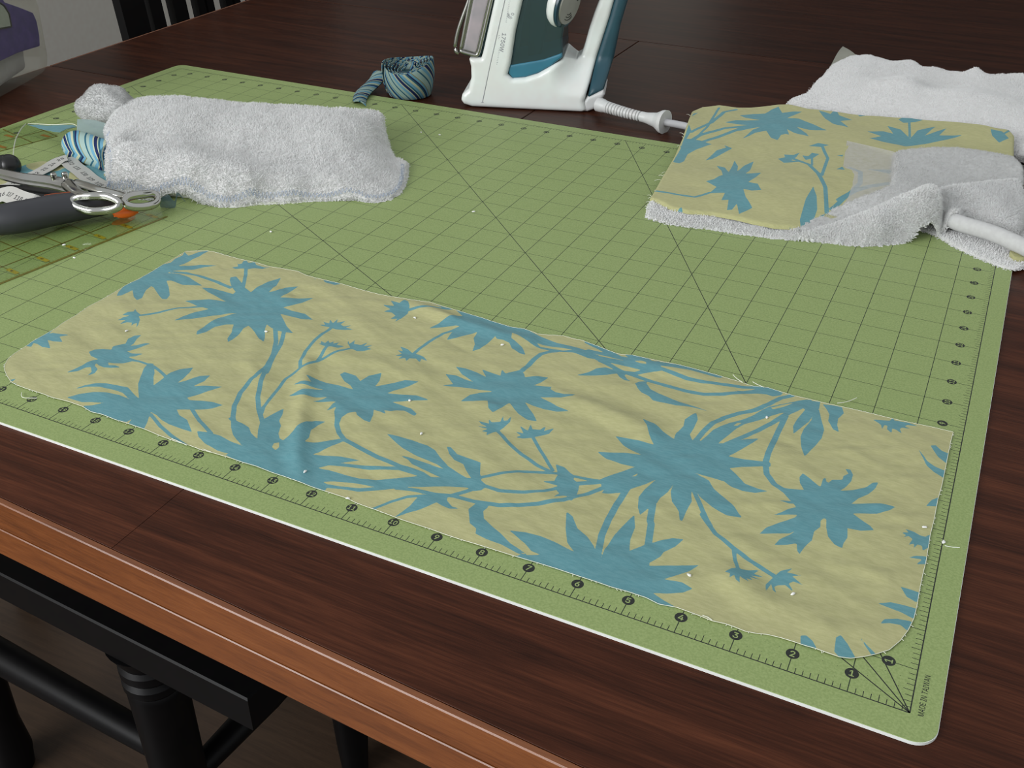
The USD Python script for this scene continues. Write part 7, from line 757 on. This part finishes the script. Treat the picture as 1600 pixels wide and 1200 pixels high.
sc = thing('scissors', 'shiny steel scissors with two finger rings, lying on the rotary cutter', 'scissors')
A_ = mmw(T['scA'])
def blade(path, w0, w1, th, dz, name, edge_up=(0, -0.62, 0.78)):
    p = spline(path, 0.004); t = np.gradient(p, axis=0); t /= np.linalg.norm(t, axis=1, keepdims=True)
    up = np.array(edge_up); w = np.cross(up, t); w /= np.linalg.norm(w, axis=1, keepdims=True); n = np.cross(t, w)
    k = len(p); ww = np.linspace(w0, w1, k)[:, None]
    prof = [(-.5, -.15), (-.42, .5), (.30, .5), (.5, -.1), (.45, -.5), (-.42, -.5)]
    v = np.concatenate([p + w * a * ww + n * (b * th + dz) for a, b in prof]).reshape(len(prof), k, 3).transpose(1, 0, 2).reshape(-1, 3)
    s = len(prof); f = []
    for i in range(k - 1):
        for j in range(s):
            a, b = i * s + j, i * s + (j + 1) % s; f += [(a, b, b + s), (a, b + s, a + s)]
    for j in range(1, s - 1): f += [(0, j + 1, j), ((k - 1) * s, (k - 1) * s + j, (k - 1) * s + j + 1)]
    m = trimesh.Trimesh(v, np.array(f), process=False); m.fix_normals()
    obj(name, m, W['steel'], sc, smooth=30)
blade(A_ + [0, 0.001, 0], 0.0050, 0.0100, 0.0026, 0.0006, 'blade')
blade(A_ + [0.0, -0.0018, -0.0012], 0.0050, 0.0095, 0.0026, -0.0024, 'blade')
pv = mmw(T['sc_piv'])
obj('pivot_bolt', trimesh.Trimesh(*(lambda s: (s.vertices * [.0056, .0056, .003] + pv[0] + [0, 0, .0005], s.faces))(trimesh.creation.icosphere(3, 1.0)), process=False), W['steel'], sc, smooth=True)
for dxx in (-.0042, .0032):
    c = lathe([(0, 0), (.0024, 0), (.0026, .0015), (.0026, .0050), (.0020, .0060), (0, .0060)], 20); c.apply_translation(pv[1] + [dxx, dxx * .7, -.003]); obj('adjusting_screw', c, W['chrome'], sc, smooth=40)
def ring_of(key, r, name):
    p = spline(mmw(T[key]), 0.0015, closed=True)
    for _ in range(10): p = (np.roll(p, 1, 0) + p * 2 + np.roll(p, -1, 0)) / 4
    obj(name, tube(p, r, 16, closed=True, flat=1.25), W['chrome'], sc, smooth=True); return p
ring_of('sc_ring1', .0027, 'finger_ring'); ring_of('sc_ring2', .0027, 'finger_ring')
def shank(key, r0, r1):
    p = spline(mmw(T[key]), 0.002); obj('shank', tube(p, np.linspace(r0, r1, len(p)), 16, flat=.8), W['chrome'], sc, smooth=True)
shank('sc_sh1', .0062, .0038); shank('sc_sh2', .0050, .0042)
pf = thing('plastic_film', 'crumpled blue-grey plastic film sticking out below the terry pad', 'plastic film')
p_, t_, z_, v, f, idx = sheet(T['plastic'], [[-632, 273, 9], [-628, 281, 10]], 1.2, 0.2, False, 3.0, 7, 31)
obj('film', (v, f), W['film'], pf, smooth=False)

# striped binding roll near the iron
tie = thing('binding_roll', 'coiled roll of blue striped binding, loose end on the back mat edge', 'fabric roll')
ctr = np.array([-.623, .650, ZT])
tn_, turns, r0, r1 = 420, 6.5, 0.007, 0.0295
th = np.linspace(0, turns * 2 * math.pi, tn_) + 0.35; rr2 = np.linspace(r0, r1, tn_)
base = np.stack([ctr[0] + rr2 * np.cos(th), ctr[1] + rr2 * np.sin(th)], 1)
rows = 9; hh = np.linspace(0, 1, rows); H = 0.034
V, RUN = [], []
sl = np.r_[0, np.cumsum(np.linalg.norm(np.diff(base, axis=0), axis=1))]
for k in range(tn_):
    for j in range(rows):
        bul = 0.0025 * math.sin(hh[j] * math.pi) - 0.004 * (1 - hh[j]) * rr2[k] / r1
        rad_ = rr2[k] + bul
        wv = 0.003 * math.sin(th[k] * 2.0 + 1) * hh[j] * (k / tn_) + 0.004 * math.sin(th[k] + .6) * hh[j]
        V.append((ctr[0] + rad_ * math.cos(th[k]), ctr[1] + rad_ * math.sin(th[k]), ZT + 0.001 + (H - .006 * (1 - k / tn_)) * hh[j] + wv)); RUN.append((sl[k], hh[j] * H, 0))
F = []
for k in range(tn_ - 1):
    for j in range(rows - 1):
        a = k * rows + j; F += [(a, a + rows, a + rows + 1), (a, a + rows + 1, a + 1)]
V = np.array(V); F = np.array(F); nV = np.zeros_like(V)
tmn = trimesh.Trimesh(V, F, process=False).vertex_normals; th_ = 0.0012
V2 = np.vstack([V, V - tmn * th_]); n0 = len(V); ed = rims(F)
F2 = np.vstack([F, F[:, ::-1] + n0, np.c_[ed[:, 1], ed[:, 0], ed[:, 0] + n0], np.c_[ed[:, 1], ed[:, 0] + n0, ed[:, 1] + n0]])
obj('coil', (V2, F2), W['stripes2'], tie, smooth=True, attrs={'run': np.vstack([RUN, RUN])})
core_ = lathe([(0, 0.001), (.022, .001), (.024, .012), (.020, .024), (.010, .026), (0, .025)], 32); core_.apply_translation(ctr)
obj('coil_core', core_, W['tealdark'], tie, smooth=True)
tl_ = spline(mmw(T['tie_tail']), 0.002); ts = np.r_[0, np.cumsum(np.linalg.norm(np.diff(tl_, axis=0), axis=1))]
tl_[:, 2] = np.maximum(tl_[:, 2], ZM + .0015)
wv_ = np.array([.0097, -.002, 0.0]); cols = np.linspace(-1, 1, 7)
V = np.array([tl_[k] + wv_ * c + [0, 0, .0030 * (1 - c * c)] for k in range(len(tl_)) for c in cols]); RUN = np.array([(ts[k], c * .009, 0) for k in range(len(tl_)) for c in cols])
F = np.array([x for k in range(len(tl_) - 1) for j in range(6) for x in ((k * 7 + j, (k + 1) * 7 + j, (k + 1) * 7 + j + 1), (k * 7 + j, (k + 1) * 7 + j + 1, k * 7 + j + 1))])
n0 = len(V); ed = rims(F); V2 = np.vstack([V, V - [0, 0, .0014]]); F2 = np.vstack([F[:, ::-1], F + n0, np.c_[ed[:, 0], ed[:, 1], ed[:, 1] + n0], np.c_[ed[:, 0], ed[:, 1] + n0, ed[:, 0] + n0]])
mt = trimesh.Trimesh(V2, F2, process=False)
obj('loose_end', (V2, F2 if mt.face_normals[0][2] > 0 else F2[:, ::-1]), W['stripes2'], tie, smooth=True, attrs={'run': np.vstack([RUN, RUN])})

# ------------------------------------------------------------------ steam iron standing on its heel
IO = np.array([-0.54733, 0.63565, ZT]); ID = np.array([0.94961, 0.31343, 0]); IU = np.array([0, 0, 1.0]); IT = np.array([0.31343, -0.94961, 0])   # along the heel, up, towards the viewer
iron = thing('steam_iron', 'white steam iron with teal tank and grip, standing upright behind the mat', 'iron')
def puff(pts, front, back, r, step, hole=None):
    """a rounded solid from a side outline (mm): front and back are depths or functions of the outline coordinates"""
    g = Polygon(pts) if not hasattr(pts, 'exterior') else pts
    if hole is not None: g = g.difference(hole)
    if g.geom_type != 'Polygon': g = max(g.geoms, key=lambda q: q.area)
    # triangulate with holes
    rings = [resample(np.array(q.coords), step)[:-1] for q in [g.exterior] + list(g.interiors)]
    for dd in (0.06, 0.22, 0.48, 0.85):                        # rings that follow the outline, so that the rounded rim is even
        for q in getattr(g.buffer(-dd * r), 'geoms', [g.buffer(-dd * r)]):
            if not q.is_empty: rings += [resample(np.array(c.coords), step)[:-1] for c in [q.exterior] + list(q.interiors) if c.length > 3 * step]
    x0, y0, x1, y1 = g.bounds
    xs, ys = np.meshgrid(np.arange(x0, x1, step), np.arange(y0, y1, step)); xs = xs + (np.arange(xs.shape[0])[:, None] % 2) * step / 2
    gp = np.c_[xs.ravel(), ys.ravel()]; gp = gp[shapely.contains_xy(g.buffer(-.85 * r - .5 * step), gp[:, 0], gp[:, 1])]
    p = np.vstack(rings + [gp]); tri = Delaunay(p).simplices
    a, b, c = p[tri[:, 0]], p[tri[:, 1]], p[tri[:, 2]]
    cr = (b[:, 0] - a[:, 0]) * (c[:, 1] - a[:, 1]) - (b[:, 1] - a[:, 1]) * (c[:, 0] - a[:, 0]); tri[cr < 0] = tri[cr < 0][:, ::-1]
    cen = (a + b + c) / 3; tri = tri[(abs(cr) > 1e-9) & shapely.contains_xy(g.buffer(.01), cen[:, 0], cen[:, 1])]
    d = shapely.distance(shapely.points(p), g.boundary)
    k = np.where(d < r, 1 - np.sqrt(np.clip(1 - (1 - d / r) ** 2, 0, 1)), 0) * r
    fr = (front(p) if callable(front) else np.full(len(p), float(front))) - k
    bk_ = (back(p) if callable(back) else np.full(len(p), float(back))) + k
    mid = (fr + bk_) / 2; fr = np.maximum(fr, mid + .05); bk_ = np.minimum(bk_, mid - .05)
    n = len(p); ed = rims(tri)
    v = np.vstack([np.c_[p, fr], np.c_[p, bk_]]) / 1000
    f = np.vstack([tri, tri[:, ::-1] + n, np.c_[ed[:, 1], ed[:, 0], ed[:, 0] + n], np.c_[ed[:, 1], ed[:, 0] + n, ed[:, 1] + n]])
    return trimesh.Trimesh(v, f, process=False)
def on_iron(m): return frame_mesh(m, IO, ID, IU, IT)
def ip(s, z, d): return IO + ID * s / 1000 + IU * z / 1000 + IT * d / 1000
outer = [(5.9, 52.5), (8.3, 43.5), (8.5, 31.7), (5.4, 19.6), (-1.7, 13.3), (-3, 7.2), (-0.1, 3), (9.4, 0.4), (73.7, 0.3), (128, 0.4), (133, 2.5), (129.8, 11.7), (139.6, 52.4), (150.6, 93), (155.6, 115), (158, 150), (151, 188), (125, 224), (100, 258), (82, 284), (72, 286), (66, 270), (33.5, 112), (21.5, 60), (19.5, 53.5)]
window = [(47.6, 36.8), (50.9, 48.6), (55.7, 81.4), (62.8, 113.3), (75, 165), (84, 203), (95, 214), (118, 194), (137, 170), (142, 140), (139.5, 110), (134.9, 97), (130, 81), (125.9, 63.2), (123, 53.6), (118.1, 49.8), (111.3, 52.8), (106.2, 55.1), (93.1, 47.1), (79.8, 39), (66.3, 34.3), (52.7, 32.8)]
win_ = Polygon(window).buffer(-1.5).buffer(1.5)
def sm(x): x = np.clip(x, 0, 1); return x * x * (3 - 2 * x)
def hf(p): return -26.0 * sm((p[:, 0] - 92) / 34) * sm((p[:, 1] - 16) / 38)
def hb(p): return -84 + 26.0 * sm((p[:, 0] - 92) / 34) * sm((p[:, 1] - 16) / 38)
obj('body', on_iron(puff(Polygon(outer).buffer(-2).buffer(2), hf, hb, 5.0, 1.6, win_)), W['white_plastic'], iron, smooth=True)
grip = [(133.0, 15), (149.5, 23.7), (157.8, 53.2), (162.4, 85.6), (168.8, 112), (172, 150), (164, 194), (140, 222), (128, 222), (150, 188), (157, 150), (154.6, 115), (149.6, 93), (138.6, 52.4)]
obj('grip', on_iron(puff(Polygon(grip), lambda p: hf(p) - 1.0, lambda p: hb(p) + 1, 6.0, 1.6)), W['tealgrip'], iron, smooth=True)
tank = [(46.5, 37), (49.9, 48.6), (54.7, 81.4), (61.8, 113.3), (74, 165), (83, 203), (95, 214), (112, 199), (114, 150), (106.5, 110), (105.2, 83.4), (104.2, 75), (105.6, 56.0), (93.1, 46.4), (79.8, 38.2), (66.3, 33.4), (52.7, 31.8)]
obj('water_tank', on_iron(puff(Polygon(tank), -5.0, -79.0, 3.0, 2.0)), W['tank'], iron, smooth=True)
tb_ = [(47.5, 38), (49.6, 46.5), (64, 49.5), (85, 54), (104.5, 61.5), (105.2, 56.4), (93.1, 46.9), (79.8, 38.8), (66.3, 34.0), (52.7, 32.4)]
obj('tank_floor', on_iron(puff(Polygon(tb_), -4.0, -80.0, 2.5, 1.6)), W['tankbase'], iron, smooth=True)
obj('inner_wall', on_iron(puff(Polygon([(66, 45), (80, 50), (88, 110), (98, 170), (84, 190), (74, 150), (66, 100)]), -30, -50, 3, 3.0)), W['tealdark'], iron, smooth=True)
hs_ = [(129.5, 12), (133.0, 17.0), (149.5, 24.2), (151.5, 20), (147, 11), (141, 3.5), (134, .6), (128, .5)]
obj('cord_housing', on_iron(puff(Polygon(hs_), -3, -62, 3.5, 1.2)), W['white_plastic2'], iron, smooth=True)
obj('foot', on_iron(puff(Polygon([(112, -1.6), (119, -1.6), (119, 1), (112, 1)]), -6, -16, .5, 1.2)), W['tealgrip'], iron, smooth=True)
def line_on(pts, r, mat, name, d=0.1): obj(name, tube(np.array([ip(a, b, d) for a, b in pts]), r, 6), mat, iron)
line_on([(62.0, 186), (44.8, 112.6), (28.8, 44.3), (20.8, 6.6)], 0.00035, W['print_grey'], 'seam')
line_on([(19.3, 6.6), (22.3, 6.6)], 0.0003, W['print_grey'], 'seam')
# steel sole plate seen from its side, with a raised rim round a grey panel
sp = Polygon([(-4.5, 60), (-3, 57), (13, 53.2), (17.5, 54), (20, 60.5), (32.8, 112), (70, 268), (58, 268), (12, 132), (7, 112)]).buffer(-1.5).buffer(1.5)
obj('sole_plate', on_iron(puff(sp, -3.0, -86, 3.0, 2.0)), W['chrome'], iron, smooth=True)
ins = sp.buffer(-5.0)
obj('sole_panel', on_iron(puff(ins, -1.6, -10.0, 0.8, 1.8)), W['plate'], iron, smooth=True)
rim_ = np.array(sp.buffer(-2.2).exterior.coords)[:-1]; rim_ = resample(np.vstack([rim_, rim_[:1]]), 2.0)[:-1]
obj('rim', tube(np.array([ip(a, b, -2.0) for a, b in rim_]), 0.0020, 10, closed=True), W['steel'], iron, smooth=True)
lip = [(14, 133), (5, 106), (-9, 63), (-8.6, 57.5), (-5.5, 54.8)]
obj('sole_lip', tube(spline(np.array([ip(a, b, -9) for a, b in lip]), .003), 0.0022, 10), W['steel'], iron, smooth=True)
gap_ = np.array(sp.exterior.coords)
obj('gasket', on_iron(puff(sp.buffer(1.3).difference(Polygon([(-30, 40), (-4, 40), (12, 112), (40, 190), (60, 290), (-30, 290)])), -5.0, -80, .8, 2.0)), W['tealdark'], iron, smooth=True)
# temperature dial on its turret
dn = np.array([0.885, -0.20, 0.42]); dn /= np.linalg.norm(dn); dx_ = np.cross([0, 1.0, 0], dn); dx_ /= np.linalg.norm(dx_); dy_ = np.cross(dn, dx_)
def on_dial(m): 
    m = frame_mesh(m, np.array([.1085, .1085, -.012]), dx_, dy_, dn); return on_iron(m)
obj('dial', on_dial(lathe([(0, -.014), (.018, -.014), (.0225, -.012), (.0250, -.008), (.0255, -.004), (.0250, -.002), (0, -.002)], 56)), W['white_plastic'], iron, smooth=40)
obj('dial_ring', on_dial(lathe([(0, -.002), (.0242, -.002), (.0242, .0008), (.0228, .0016), (0, .0016)], 56)), W['tealdark'], iron, smooth=40)
obj('dial_face', on_dial(lathe([(0, .0016), (.0205, .0016), (.0200, .0030), (0, .0034)], 56)), W['dialface'], iron, smooth=40)
for k in range(3):
    a0 = np.linspace(-2.2, -0.9, 12); rr3 = 0.006 + .0028 * k
    obj('dial_mark', on_dial(tube(np.stack([rr3 * np.cos(a0), rr3 * np.sin(a0) - .004, np.full(12, .0034)], 1), .00035, 5)), W['ink'], iron)
for k, a in enumerate((0.2, 0.7, 1.2, 1.7)):
    m_ = box(-.0012, .0012, -.0006, .0006, 0, .0004); m_.apply_transform(trimesh.transformations.rotation_matrix(a, (0, 0, 1))); m_.apply_translation((.013 * math.cos(a), .013 * math.sin(a), .0031)); obj('dial_mark', on_dial(m_), W['ink'], iron)
tx = np.array([-.163, -.987]); ty = np.array([.987, -.163])
def text_on(s, size, o, bold=True):
    t = meshkit.text_mesh(s, size, .0001, bold=bold)
    obj('lettering', frame_mesh(t, ip(o[0], o[1], .05), ID * tx[0] + IU * tx[1], ID * ty[0] + IU * ty[1], IT), W['print_grey'], iron)
text_on('1750W', 0.0040, (42.4, 80.6))
em = np.array([50.6, 98.0])
for k in range(3):
    a0 = np.linspace(2.4, 5.4, 16); r_ = 1.3 + 1.0 * k
    line_on([(em[0] + r_ * math.cos(a) * .9, em[1] + r_ * math.sin(a)) for a in a0], 0.00022, W['print_grey'], 'emblem_arc')
line_on([(em[0] + 1.4 * math.cos(a) + 2.2, em[1] + 1.0 * math.sin(a) + 1.2) for a in np.linspace(0, 6.28, 14)], 0.00022, W['print_grey'], 'emblem_arc')
for s0, n_, o in ((0, 13, (49.0, 112.0)), (1, 10, (38.6, 63.6)), (2, 3, (38.4, 77.5))):       # lettering too small to read in the photograph: plain tick-like strokes
    for k in range(n_):
        a = np.array(o) + tx * k * 1.75; line_on([tuple(a), tuple(a + ty * (.9 + .5 * ((k * 7 + s0) % 3 == 0)))], 0.00018, W['print_grey'], 'small_print')
# strain relief and cord
cpt = mmw(T['cordpts']); cpt[:, 2] -= .002
cs_ = spline(cpt[:4], 0.0006); u_ = np.linspace(0, 1, len(cs_))
rad_ = np.interp(u_, [0, .08, .12, .62, .72, .86, .95, 1], [.0075, .0070, .0062, .0052, .0054, .0075, .0115, .0120])
ribz = (u_ > .14) & (u_ < .64); rad_ = rad_ - np.where(ribz & ((u_ * 24) % 1 < .28), .0013, 0)
obj('strain_relief', tube(cs_, rad_, 24), W['white_plastic2'], iron, smooth=40)
cd = spline(np.vstack([cpt[2:], cpt[-1] + [0.012, -.003, -.001], cpt[-1] + [.024, -.008, -.002]]), .003)
cd[:, 2] = np.maximum(cd[:, 2], ZM + .0042)
obj('cord', tube(cd, .0036, 14), W['cord'], iron, smooth=True)

# ------------------------------------------------------------------ clear bag of batting at the far left corner of the table
bag = thing('batting_bag', 'clear plastic bag with a purple card and pale label, at the far left', 'bag')
BO = np.array([-1.0020, 0.4232, ZT]); BD = np.array([-0.3321, 0.9433, 0]); BT = np.array([0.9433, 0.3321, 0])
def on_bag(m): return frame_mesh(m, BO, BD, IU, BT)
env = [(-110, 1), (60, 0.5), (118, 1), (134, 12), (141, 45), (146, 70), (136, 96), (100, 120), (60, 150), (-40, 165), (-110, 160)]
obj('bag_film', on_bag(puff(Polygon(env).buffer(-6).buffer(6), lambda p: 2.0 - 12 * sm((p[:, 0] - 95) / 50), -95.0, 14.0, 4.0)), W['vinyl'], bag, smooth=True)
stuffing = Polygon([(-100, 4), (60, 4), (94, 8), (104, 40), (100, 64), (60, 110), (-40, 140), (-100, 140)]).buffer(-6).buffer(6)
obj('batting', on_bag(puff(stuffing, lambda p: -6 + 5 * n2(p, 30.0, 3) * 2 - 6, -88.0, 16.0, 4.0)), W['fleece'], bag, smooth=True)
obj('card', on_bag(puff(Polygon([(-95, 40), (0, 39), (59, 38), (104, 33.5), (108, 44), (109.5, 60), (106, 70), (82, 81), (56, 92), (40, 118), (-20, 140), (-95, 142)]), -0.5, -3.0, .6, 4.0)), W['purple'], bag, smooth=True)
obj('label', on_bag(puff(Polygon([(-60, 74), (0, 72), (35, 70), (54.5, 67.5), (55.5, 80), (50, 89), (44, 93), (0, 100), (-60, 102)]), 0.6, -1.0, .2, 3.0)), W['label'], bag, smooth=True, label='pale label')
obj('label_border', on_bag(tube(np.array([(-.06, .0735, .0006), (0, .0715, .0006), (.035, .0695, .0006), (.0555, .0668, .0006), (.0568, .080, .0006), (.0512, .0898, .0006), (.0445, .0942, .0006), (0, .1012, .0006), (-.06, .103, .0006)]), .0009, 6)), W['ink'], bag, smooth=True)
